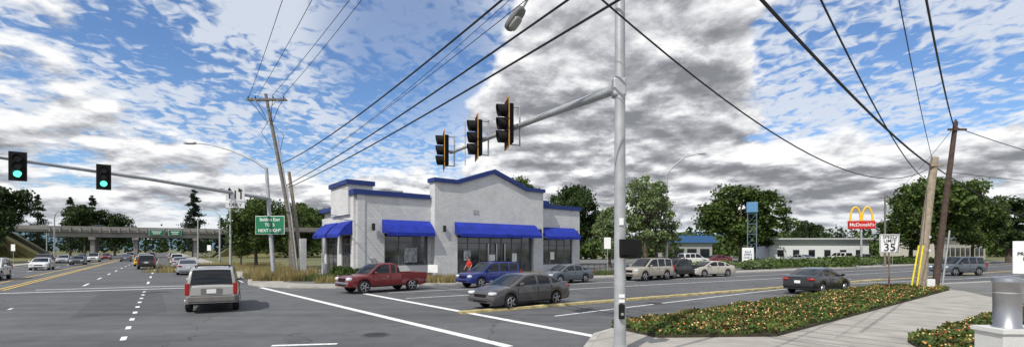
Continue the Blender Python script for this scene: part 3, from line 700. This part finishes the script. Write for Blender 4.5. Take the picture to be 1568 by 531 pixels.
mesh('arrow_tips',[(-.52,-.04,.2),(-.2,-.04,.2),(-.36,-.04,.47),(.2,-.04,.15),(.2,-.04,.45),(.48,-.04,.3)],[(0,1,2),(3,4,5)],SIGNK,ls)
box('lower_panel',(0,0,-.78),(1.2,.04,.4),SIGNW,ls); text('legend','ONLY',(0,-.03,-.78),.3,SIGNK,ls)
tube('hanger',[(0,.06,.6),(0,.06,-.95)],.03,GALV,ls,6)
gs_=root('guide_sign',(-18.75,38.45,4.35),rot=-.12)
box('border',(0,0,0),(2.4,.03,1.42),SIGNW,gs_,bev=.01); box('panel',(0,-.02,0),(2.32,.03,1.34),SIGNG,gs_)
text('legend','Beltline East',(0,-.04,.42),.34,SIGNW,gs_); text('legend','TO  5',(0,-.04,.02),.33,SIGNW,gs_); text('legend','NEXT RIGHT',(0,-.04,-.42),.33,SIGNW,gs_)
# ---------------------------------------------------------------- utility poles
up=root('utility_pole',(-18.2,42,.1))
tube('pole',[(0,0,0),(-.6,0,5),(-2.65,0,15.5)],[.2,.18,.12],WOODG,up,12)
def px(z): return -.6-2.05*max(0,z-5)/10.5
box('crossarm',(px(15.0),-.14,15.0),(3.3,.1,.14),WOODG,up); box('crossarm',(px(15.0),.14,15.0),(3.3,.1,.14),WOODG,up)
for x in(-1.5,-.9,.6,1.5): 
    tube('insulator',[(px(15)+x,-.14,15.07),(px(15)+x,-.14,15.17),(px(15)+x,-.14,15.24),(px(15)+x,-.14,15.3)],[.04,.07,.04,.03],SIGNK,up,8)
    tube('arm_drop',[(px(15)+x,-.2,15.0),(px(14)+x*.6,-.3,14.2),(px(13)+x*.15,-.25,13.0)],.025,CABLE,up,6)
tube('brace',[(px(15)-1.0,-.2,14.95),(px(14.2),-.16,14.1)],.03,GALV,up,6); tube('brace',[(px(15)+1.0,-.2,14.95),(px(14.2),-.16,14.1)],.03,GALV,up,6)
tube('riser',[(.2,-.2,.1),(-.35,-.22,5),(-1.6,-.2,12)],.06,GALV,up,8)
tube('jumper_loop',[(px(13),-.2,13.4),(px(12)-.9,-.3,12.2),(px(11)-.2,-.2,10.8)],.02,CABLE,up,6); tube('jumper_loop',[(px(13),-.2,13.0),(px(12)+1.0,-.3,12.0),(px(11)+.4,-.2,10.4)],.02,CABLE,up,6)
tube('guy_pole',[(.25,.8,0),(-.9,.5,9)],[.17,.13],WOODL,up,10)
rp=root('utility_pole',(24.7,30,.12)); tube('pole',[(0,0,0),(.35,0,4),(.85,0,7.9)],[.27,.24,.2],WOODL,rp,14)
box('crossarm',(.8,-.2,7.4),(.9,.1,.12),WOODL,rp,bev=.01)
for z in(2.3,3.1): box('pole_tag',(.2+.05*z,-.27,z),(.12,.02,.14),SIGNW,rp)
rb=root('utility_pole',(25.75,30.2,.12)); tube('pole',[(0,0,0),(.6,0,5),(1.25,0,10.1)],[.19,.16,.12],WOODD,rb,12)
box('crossarm',(1.2,-.15,9.6),(1.1,.1,.12),WOODD,rb); tube('insulator',[(1.25,0,10.1),(1.25,0,10.25)],[.07,.04],SIGNK,rb,8); tube('conduit',[(.25,-.18,0),(.7,-.2,3.5)],.05,GALV,rb,8)
gw=root('guy_wire',(23.8,29.6,.12)); YG=mat('guy_guard_yellow',(.72,.6,.04),.6)
for dx in(0,.32): 
    tube('guard',[(dx,0,0),(dx*.8+.55,.1,2.6)],.05,YG,gw,8); tube('wire',[(dx*.8+.55,.1,2.6),(1.35,.4,6.2)],.012,CABLE,gw,5)
def wire(a,q,k,r,sag=.3):
    a=Vector(a);q=Vector(q);e=a+(q-a)*k; pts=[]
    for i in range(25):
        t_=i/24; p=a+(e-a)*t_; p.z-=4*t_*(1-t_)*sag; pts.append(p)
    tube('power_line',pts,r,CABLE,None,6)
for sx,qx in((-22.2,-11.7),(-21.5,-10.3),(-20.3,-8.5),(-19.4,-7.9)): wire((sx,41.9,15.35),(qx,25,15.1),2.3,.017,.5)
wire((-19.4,42,9.75),(-1.2,14.8,10.1),1.6,.032,1.0)
wire((-19.1,42,7.9),(.9,11.4,8.35),1.4,.028,.5)
wire((-18.9,42,7.7),(1.9,10.2,7.8),1.4,.028,.45)
wire((-19.0,42,8.4),(.4,11.2,8.5),1.4,.010,.4)
wire((-19.3,42,9.0),(-1.6,14.6,9.6),1.5,.008,1.3)
wire((25.1,30,7.3),(1.6,9.7,7.5),1.0,.02,1.75); wire((1.6,9.7,7.5),(-1,7.5,8),2.0,.02,.1)
wire((25.3,30,7.55),(6.3,11.8,8.55),1.5,.045,.6)
wire((25.0,30,6.7),(7.2,11,8.1),1.4,.022,1.0)
wire((25.4,30,7.95),(10.2,13,9.0),1.4,.014,.4)
wire((26.9,30.2,9.9),(11.6,13.8,9.4),1.4,.03,.5)
wire((27.0,30.2,9.9),(33,32,9.4),4,.022,.7)
wire((25.5,30,7.5),(36,37,6.3),2.2,.035,.4)
wire((26.4,30.2,7.2),(33,32,7.2),4,.015,.4)
wire((26.9,30.2,9.9),(52.5,70,9.5),1.0,.015,.6)
# ---------------------------------------------------------------- small right-hand things
ss=root('speed_limit_sign',(21.6,28.4,.2),rot=-.25)
tube('post',[(0,.06,0),(0,.06,3.1)],.045,mat('rust_post',(.22,.13,.11),.8),ss,8)
box('panel',(0,0,2.62),(.98,.03,1.06),SIGNW,ss,bev=.01)
for s in(-1,1): box('border',(s*.45,-.018,2.62),(.02,.006,.98),SIGNK,ss); box('border',(0,-.018,2.62+s*.49),(.92,.006,.02),SIGNK,ss)
text('legend','SPEED',(0,-.022,2.98),.26,SIGNK,ss); text('legend','LIMIT',(0,-.022,2.76),.26,SIGNK,ss); text('legend','35',(0,-.022,2.38),.62,SIGNK,ss)
pl_=root('concrete_plinth',(8.6,8.75,0)); prism('block',[(-.24,-.3),(2.6,-.3),(2.6,.22),(-.24,.22)],.1,1.06,WCONC,pl_); prism('cap',[(-.28,-.34),(2.64,-.34),(2.64,.26),(-.28,.26)],1.06,1.13,WCONC,pl_)
sb=root('steel_bollard',(8.70,8.72,1.13)); tube('shell',[(0,0,0),(0,0,.03),(0,0,.78),(0,0,.80)],[.22,.19,.19,.21],STEELP,sb,28); tube('lid',[(0,0,.80),(0,0,.86),(0,0,.89)],[.21,.20,.1],STEELP,sb,28); tube('band',[(0,0,.6),(0,0,.62)],.195,GALV,sb,28)
ws=root('notice_sign',(10.4,10,.13),rot=-.3); box('panel',(0,0,2.2),(.5,.03,.66),SIGNW,ws,bev=.01); tube('post',[(.1,.05,0),(.1,.05,2.4)],.035,RED,ws,8); text('legend','PRIVATE\nLOT',(0,-.02,2.22),.1,SIGNK,ws)
pb=root('notice_board',(24.9,29.5,.12)); box('panel',(0,0,.35),(.45,.1,.5),SIGNW,pb,bev=.02); 
def lamp(x,y,h,armx,armz,rot=0):
    r=root('street_lamp',(x,y,.1),rot=rot); tube('pole',[(0,0,0),(0,0,h)],[.16,.11],GALV,r,12)
    tube('arm',[(0,0,h-.05),(armx*.25,0,h+armz*.45),(armx*.6,0,h+armz*.85),(armx,0,h+armz)],[.09,.08,.065,.05],GALV,r,8)
    ell('lamp_head',(armx+.35*np.sign(armx),0,h+armz),(.95,.35,.2),GALV,r); tube('base',[(0,0,0),(0,0,.4)],.25,CONC2,r,12); return r
lamp(18.7,60,11.5,3.9,2.4); lamp(-53,90,8.5,-2.8,1.3); lamp(-150,160,10,3,1.5)
rs_=root('restaurant_pylon_sign',(56.3,80,.1),rot=-.3)
tube('pole',[(0,0,0),(0,0,5.9)],.16,GALV,rs_,10); box('panel',(0,0,6.3),(3.7,.5,1.3),RED,rs_,bev=.05); text('legend',"McDonald's",(0,-.27,6.3),.72,SIGNW,rs_)
for s in(-1,1):
    pts=[(s*.82+.74*math.cos(a),0,6.95+2.2*math.sin(a)) for a in np.linspace(0,math.pi,15)]
    tube('arch',pts,.14,ARCH,rs_,8)
tw=root('sign_tower',(38.2,79,.1),rot=-.4)
TG=mat('tower_steel',(.16,.22,.28),.5,metal=.2)
for x in(-.65,.65):
    for y in(-.65,.65): tube('leg',[(x,y,0),(x,y,8.2)],.04,TG,tw,6)
for k in range(5):
    z0=k*1.6
    for (a,b) in(((-.65,-.65),(.65,-.65)),((.65,-.65),(.65,.65)),((-.65,.65),(-.65,-.65)),((.65,.65),(-.65,.65))):
        tube('brace',[(*a,z0),(*b,z0+1.6)],.02,TG,tw,5); tube('ring',[(*a,z0+1.6),(*b,z0+1.6)],.022,TG,tw,5)
box('sign_box',(0,0,9.0),(1.6,1.6,1.6),mat('tower_blue',(.10,.24,.42),.5),tw,bev=.05)
tp=root('tenant_sign',(33.5,70.5,.1),rot=-.35); box('panel',(0,0,1.6),(1.5,.2,2.0),SIGNW,tp,bev=.03); box('foot',(0,0,.3),(1.2,.25,.6),CONC2,tp); text('legend','SALE\nOPEN\nDAILY',(0,-.12,1.6),.4,BLUED,tp)
rb_=root('retail_building',(64.5,99,.0),rot=-.08)
RW=mat('retail_white',(.62,.63,.64),.7,var=.06)
box('body',(-3,6,2.2),(19,11.5,4.4),RW,rb_); box('roof',(-3,5.6,4.55),(19.8,12.6,.3),mat('retail_roof',(.45,.46,.48),.6),rb_)
for k in range(6): box('window',(-10.4+k*3.0,.22,1.7),(1.2,.1,1.3),GLASS,rb_)
box('fascia',(-3,.15,3.6),(19.1,.2,.35),mat('fascia_grey',(.4,.42,.45),.6),rb_)
fc=root('shop_building',(30.6,88,.1),rot=.15)
frame_prism('roof',[(-4.6,3.5),(4.6,3.5),(3.6,4.7),(-3.6,4.7)],(0,0,0),(1,0,0),(0,0,1),(0,1,0),-3,3,mat('roof_blue',(.05,.13,.30),.5),fc)
box('body',(0,0,1.75),(7.6,5,3.48),mat('kiosk_grey',(.34,.34,.33),.7),fc)
for x in(-2.4,0,2.4): box('window',(x,-2.53,1.7),(1.7,.1,1.5),GLASS,fc)
cs=root('commercial_building',(100,118,0),rot=.5); box('body',(0,0,2.3),(22,12,4.6),mat('cream_wall',(.45,.42,.36),.8),cs); box('roof',(0,0,4.8),(23,13,.4),ROOFG,cs)
for k in range(8): box('window',(-8.7+k*2.5,-6.05,1.9),(1.7,.1,1.8),GLASS,cs)
cs=root('commercial_building',(-98,72,0),rot=-.9); box('body',(0,0,2.0),(16,8,4.0),mat('tan_wall',(.30,.26,.2),.8),cs); box('roof',(0,0,4.15),(17,9,.3),ROOFG,cs)
for k in range(5): box('window',(-5.5+k*2.7,-4.05,1.9),(1.9,.1,1.6),GLASS,cs)
ub=root('utility_pole',(52.6,70,.1)); tube('pole',[(0,0,0),(0,0,10.2)],[.16,.1],WOODG,ub,10); box('crossarm',(0,0,9.6),(1.8,.1,.12),WOODG,ub); tube('transformer',[(.3,-.1,7.8),(.3,-.1,8.6)],.22,GALV,ub,12)
def smallsign(name,x,y,w_,h,z,m,rot=-.2,z0=.12):
    r=root(name,(x,y,z0),rot=rot); tube('post',[(0,.04,0),(0,.04,z+h/2)],.03,GALV,r,6); box('panel',(0,0,z),(w_,.03,h),m,r,bev=.008); return r
smallsign('street_sign',10.0,52,.7,1.2,3.0,SIGNW)
smallsign('parking_sign',12.2,55,.45,.6,1.9,SIGNW); smallsign('parking_sign',56,73,.6,.6,2.2,RED)
smallsign('real_estate_sign',-6.0,37.6,.8,.6,.9,SIGNW)
# ---------------------------------------------------------------- overpass
ov=root('overpass_bridge',(0,0,0)); NU=Vector((.818,.575,0)); ND=Vector((-.575,.818,0)); OO=ND*172
def ob(name,s0,s1,d0,d1,z0,z1,m):
    v=[OO+NU*s+ND*d+UP*z for z in(z0,z1) for s,d in((s0,d0),(s1,d0),(s1,d1),(s0,d1))]
    return mesh(name,v,[(0,3,2,1),(4,5,6,7),(0,1,5,4),(1,2,6,5),(2,3,7,6),(3,0,4,7)],m,ov)
OC=mat('bridge_concrete',(.25,.24,.22),.9,var=.25,scale=.3)
ob('deck',-120,90,0,13,7.0,7.6,OC)
for d in(.6,3.2,6,9,12): ob('girder',-24,14,d,d+.6,5.7,7.0,OC)
ob('parapet',-120,90,-.15,.15,7.5,8.5,OC); ob('parapet',-120,90,12.9,13.2,7.5,8.5,OC)
for s in range(-24,16,2): ob('parapet_rib',s,s+.35,-.3,-.155,7.0,8.3,CONC2)
for s in(-15.5,-6.3,7.8):
    ob('pier_cap',s-.7,s+.7,.2,12.8,5.0,5.7,OC)
    for d in(1.2,4.6,8.2,11.4): ob('pier_column',s-.45,s+.45,d,d+.9,0,5.0,OC)
EM=mat('embankment_grass',(.15,.14,.06),.95,var=.35,scale=.1)
for nm,poly in(('embankment',[(-24,0),(-24,.01),(-33,6.9),(-120,6.9),(-120,0)]),('embankment',[(12.5,0),(21,6.9),(90,6.9),(90,0)])):
    frame_prism(nm,poly,OO,NU,UP,ND,-3,16,EM)
v=[OO+NU*s+ND*d+UP*z for s,d,z in((-34,-3,6.9),(-120,-3,6.9),(-120,-30,0),(-30,-18,0),(-24,-3,0))]
mesh('embankment',v,[(0,1,2,3,4)],EM)
v=[OO+NU*s+ND*d+UP*z for s,d,z in((21,-3,6.9),(90,-3,6.9),(90,-30,0),(22,-20,0),(12.5,-3,0))]
mesh('embankment',v,[(0,1,2,3,4)],EM)
for s,w_ in((-1.5,3.4),(2.8,3.0)):
    ob('guide_sign_panel',s-w_/2,s+w_/2,-.5,-.4,6.4,7.9,SIGNG); ob('guide_sign_edge',s-w_/2-.08,s+w_/2+.08,-.39,-.35,6.32,7.98,SIGNW); ob('guide_sign_text',s-w_/3,s+w_/3,-.53,-.505,7.25,7.5,SIGNW); ob('guide_sign_text',s-w_/4,s+w_/4,-.53,-.505,6.75,6.98,SIGNW)
for (x,k,p) in((-40,'suv',WHT),(-14,'sedan',DGR),(28,'suv',SILV)):
    q=OO+NU*x+ND*4; car('suv' if k=='suv' else 'sedan_car',k,p,q.x,q.y,35,z=7.6)
for off in(-18.6,6.8):
    for t_ in(70,105,140): 
        q=A(off,t_); lamp(q[0],q[1],9,(-2.2 if off>0 else 2.2),1,rot=-.6) if t_!=105 else smallsign('street_sign',q[0],q[1],.8,1.0,2.6,SIGNW)
def hills(name,y,pts,m):
    v=[];f=[]
    for x,h in pts: v+=[(x,y,0),(x,y+40,h*.6),(x,y+160,h),(x,y+500,h*.7)]
    for i in range(len(pts)-1):
        for k in range(3): a=i*4+k; f.append((a,a+4,a+5,a+1))
    mesh(name,v,f,m,smooth=True,ang=80)
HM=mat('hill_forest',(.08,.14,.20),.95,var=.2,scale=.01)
pts=[(-3000+i*100,55+16*math.sin(i*.7)+10*math.sin(i*1.9+1)) for i in range(70)]
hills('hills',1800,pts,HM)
# ---------------------------------------------------------------- pedestrian
def person(x,y,head,z=.13):
    r=root('pedestrian',(x,y,z),rot=head)
    SK=mat('skin',(.42,.24,.17),.6,var=.05); SH=mat('red_shirt',(.55,.03,.025),.8,var=.1); JE=mat('jeans',(.04,.055,.09),.85); HR=mat('hair',(.03,.02,.015),.7); SHO=mat('shoes',(.05,.05,.05),.7)
    def skin(nm,vs,es,rad,m,rootv=0,sub=2):
        me=bpy.data.meshes.new(nm); me.from_pydata(vs,es,[]); me.materials.append(m)
        o=link(bpy.data.objects.new(nm,me),r); s=o.modifiers.new('s','SKIN'); 
        for i,q in enumerate(rad): me.skin_vertices[0].data[i].radius=q if isinstance(q,tuple) else (q,q); me.skin_vertices[0].data[i].use_root=(i==rootv)
        b=o.modifiers.new('u','SUBSURF'); b.levels=sub; b.render_levels=sub; return o
    skin('jeans',[(0,0,.98),(0,.1,.9),(.14,.11,.5),(.1,.11,.09),(0,-.1,.9),(-.02,-.11,.5),(-.24,-.11,.13),(0,0,1.05)],[(0,1),(1,2),(2,3),(0,4),(4,5),(5,6),(0,7)],[(.15,.12),.1,.07,.055,.1,.07,.055,(.155,.11)],JE)
    skin('shirt',[(0,0,1.0),(.01,0,1.2),(.01,0,1.4),(0,0,1.5),(0,.18,1.44),(-.08,.24,1.22),(0,-.18,1.44),(.1,-.24,1.22)],[(0,1),(1,2),(2,3),(2,4),(4,5),(2,6),(6,7)],[(.15,.11),(.15,.11),(.165,.12),.065,.065,.058,.065,.058],SH)
    skin('neck_head',[(.0,0,1.48),(.01,0,1.56),(.02,0,1.64),(.02,0,1.73)],[(0,1),(1,2),(2,3)],[.055,.055,(.08,.1),(.075,.085)],SK)
    ell('hair',(-.01,0,1.74),(.21,.19,.14),HR,r); ell('nose',(.115,0,1.65),(.04,.03,.05),SK,r)
    for s in(-1,1): ell('eye',(.1,s*.033,1.68),(.02,.03,.015),SIGNK,r); ell('ear',(.01,s*.085,1.66),(.04,.02,.06),SK,r)
    ell('mouth',(.105,0,1.6),(.015,.05,.012),RED,r)
    for s,sx in((1,-.08),(-1,.1)):
        e=Vector((sx,s*.24,1.22)); wv=Vector((sx+.14,s*.25,1.0)); 
        tube('forearm',[e,wv],[.045,.03],SK,r,10); pm_=wv+Vector((.03,0,-.06)); ell('palm',pm_,(.05,.085,.11),SK,r)
        for k in range(4): b0=pm_+Vector((0,(k-1.5)*.02,-.045)); tube('finger',[b0,b0+Vector((.012,0,-.035)),b0+Vector((.0,0,-.06+.006*abs(k-1.5)))],[.009,.008,.006],SK,r,6)
        b0=pm_+Vector((.02,-s*.035,.01)); tube('thumb',[b0,b0+Vector((.03,-s*.01,-.03)),b0+Vector((.035,0,-.055))],[.011,.009,.007],SK,r,6)
    ell('shoe',(.14,.11,.045),(.28,.1,.09),SHO,r); ell('shoe',(-.21,-.11,.07),(.27,.1,.09),SHO,r)
person(-3.1,36.0,math.radians(212))
# ---------------------------------------------------------------- sun and sky
az=Vector((-.45,-.70)).normalized(); el=math.radians(48)
sd=Vector((az.x*math.cos(el),az.y*math.cos(el),math.sin(el)))
L=bpy.data.lights.new('sun','SUN'); L.energy=4.1; L.angle=math.radians(.6); L.color=(1,.955,.88)
lo=link(bpy.data.objects.new('sun',L)); lo.rotation_euler=sd.to_track_quat('Z','Y').to_euler(); lo.location=(-20,-20,40)
wd_=bpy.data.worlds.new('World'); bpy.context.scene.world=wd_; wd_.use_nodes=True; T=wd_.node_tree; T.nodes.clear()
def nd(t,**k):
    n=T.nodes.new(t)
    for a,b in k.items(): setattr(n,a,b)
    return n
def setin(n,i,v):
    if v is None: return
    if hasattr(v,'links'): T.links.new(v,n.inputs[i])
    else: n.inputs[i].default_value=v
def M(op,a,b=None,c=None,clamp=False):
    n=nd('ShaderNodeMath',operation=op,use_clamp=clamp); setin(n,0,a);setin(n,1,b);setin(n,2,c); return n.outputs[0]
def VM(op,a,b=None,out=0):
    n=nd('ShaderNodeVectorMath',operation=op); setin(n,0,a);setin(n,1,b); return n.outputs[out]
def MR(v,a,b,c=0,d=1,sm=True):
    n=nd('ShaderNodeMapRange'); n.interpolation_type='SMOOTHSTEP' if sm else 'LINEAR'; setin(n,0,v)
    for i,q in enumerate((a,b,c,d)): n.inputs[i+1].default_value=q
    return n.outputs[0]
def MIX(f,a,b):
    n=nd('ShaderNodeMix',data_type='RGBA'); setin(n,'Factor',f); setin(n,'A',a); setin(n,'B',b); return n.outputs['Result']
tc=nd('ShaderNodeTexCoord'); D=tc.outputs['Generated']
sx=nd('ShaderNodeSeparateXYZ'); T.links.new(D,sx.inputs[0]); dz=M('MAXIMUM',sx.outputs['Z'],0.0)
def proj(k):
    den=M('ADD',dz,k); cb_=nd('ShaderNodeCombineXYZ'); T.links.new(M('DIVIDE',sx.outputs['X'],den),cb_.inputs[0]); T.links.new(M('DIVIDE',sx.outputs['Y'],den),cb_.inputs[1]); return cb_.outputs[0]
Pn=proj(.20); Ph=proj(.12)
def NZ(vec,sc,det=6,ro=.55,dist=0,off=(0,0,0),scale=(1,1,1),rot=0):
    mp=nd('ShaderNodeMapping'); mp.inputs['Location'].default_value=off; mp.inputs['Scale'].default_value=scale; mp.inputs['Rotation'].default_value=(0,0,rot); T.links.new(vec,mp.inputs[0])
    n=nd('ShaderNodeTexNoise'); n.inputs['Scale'].default_value=sc; n.inputs['Detail'].default_value=det; n.inputs['Roughness'].default_value=ro; n.inputs['Distortion'].default_value=dist
    T.links.new(mp.outputs[0],n.inputs[0]); return n.outputs[0]
def blob(px_,py_,rad,soft=.4):
    d=Vector((px_,760,py_)).normalized(); dt=VM('DOT_PRODUCT',D,tuple(d),1)
    return MR(dt,math.cos(math.radians(rad)),math.cos(math.radians(rad*soft)))
sky=nd('ShaderNodeTexSky',sky_type='NISHITA'); sky.sun_disc=False; sky.sun_elevation=el; sky.sun_rotation=math.atan2(az.x,az.y); sky.air_density=1; sky.dust_density=.5; sky.ozone_density=2.5
skyc=nd('ShaderNodeMix',data_type='RGBA',blend_type='MULTIPLY'); skyc.inputs['Factor'].default_value=1; T.links.new(sky.outputs[0],skyc.inputs['A']); skyc.inputs['B'].default_value=(.10,.12,.145,1)
SK_=skyc.outputs['Result']
terms=[(-165,330,14,-.28),(-210,240,11,-.12),(-330,350,20,-.18),(-560,365,22,-.15),(590,345,16,-.16),(690,300,10,-.10),(380,330,8,-.05),
       (170,300,22,.13),(60,200,14,.05),(-660,210,16,.09),(-420,190,16,.06),(430,160,18,.07),(640,180,14,.06)]
bias=None
for x_,y_,r_,a_ in terms:
    q=M('MULTIPLY',blob(x_,y_,r_,.25),a_); bias=q if bias is None else M('ADD',bias,q)
o1=(3.1,1.7,0); o2=(.4,5,0)
def field(vec): return M('ADD',M('MULTIPLY',NZ(vec,1.55,6,.55,.25,off=o1),.62),M('MULTIPLY',NZ(vec,4.2,5,.6,.2,off=o2),.38))
f0=field(Pn); f1=field(VM('MULTIPLY',Pn,(.955,.955,1)))
dens=M('ADD',f0,bias)
low=MR(sx.outputs['Z'],.36,.04); dens=M('ADD',dens,M('MULTIPLY',low,.07))
mask=MR(dens,.465,.55)
wv=NZ(Ph,17,3,.5,.6,off=(2,2,0),scale=(1,.85,1),rot=.7); wl=NZ(Pn,2.6,4,.5,.2,off=(7,1,0))
m2=M('MULTIPLY',MR(M('ADD',wv,M('MULTIPLY',M('SUBTRACT',wl,.5),1.1)),.36,.62),.85)
m2=M('MULTIPLY',m2,M('SUBTRACT',1,M('MULTIPLY',blob(-150,300,12,.35),.75)))
c1=MIX(m2,SK_,(.74,.79,.87,1))
rel=M('MULTIPLY',M('SUBTRACT',f0,f1),5.5)
thick=MR(dens,.50,.72)
bil=NZ(Pn,7.5,4,.6,.3,off=(1,9,0))
lum=M('ADD',M('SUBTRACT',.90,M('MULTIPLY',thick,.36)),rel); lum=M('ADD',lum,M('MULTIPLY',M('SUBTRACT',bil,.5),.55)); lum=M('MINIMUM',M('MAXIMUM',lum,.0),1.0)
r=nd('ShaderNodeValToRGB'); T.links.new(lum,r.inputs[0]); e=r.color_ramp.elements
e[0].position=.2; e[0].color=(.25,.26,.285,1); e[1].position=1; e[1].color=(1.0,1.0,1.0,1)
x_=e.new(.5); x_.color=(.42,.43,.46,1); x_=e.new(.75); x_.color=(.70,.71,.74,1)
c2=MIX(mask,c1,r.outputs[0])
haze=MR(sx.outputs['Z'],.10,.0,0,.55); c3=MIX(haze,c2,(.62,.67,.75,1))
bg=nd('ShaderNodeBackground'); T.links.new(c3,bg.inputs[0]); bg.inputs[1].default_value=1.0
ou=nd('ShaderNodeOutputWorld'); T.links.new(bg.outputs[0],ou.inputs[0])
# ---------------------------------------------------------------- camera
cam=bpy.data.cameras.new('camera'); cam.sensor_width=36; cam.lens=36*760/1568; cam.shift_y=115.5/1568; cam.clip_end=6000; cam.clip_start=.1
co=link(bpy.data.objects.new('camera',cam)); co.location=(0,0,2.5); co.rotation_euler=(math.pi/2,0,0)
sc=bpy.context.scene; sc.camera=co; sc.view_settings.view_transform='Standard'; sc.view_settings.look='None'; sc.view_settings.exposure=0
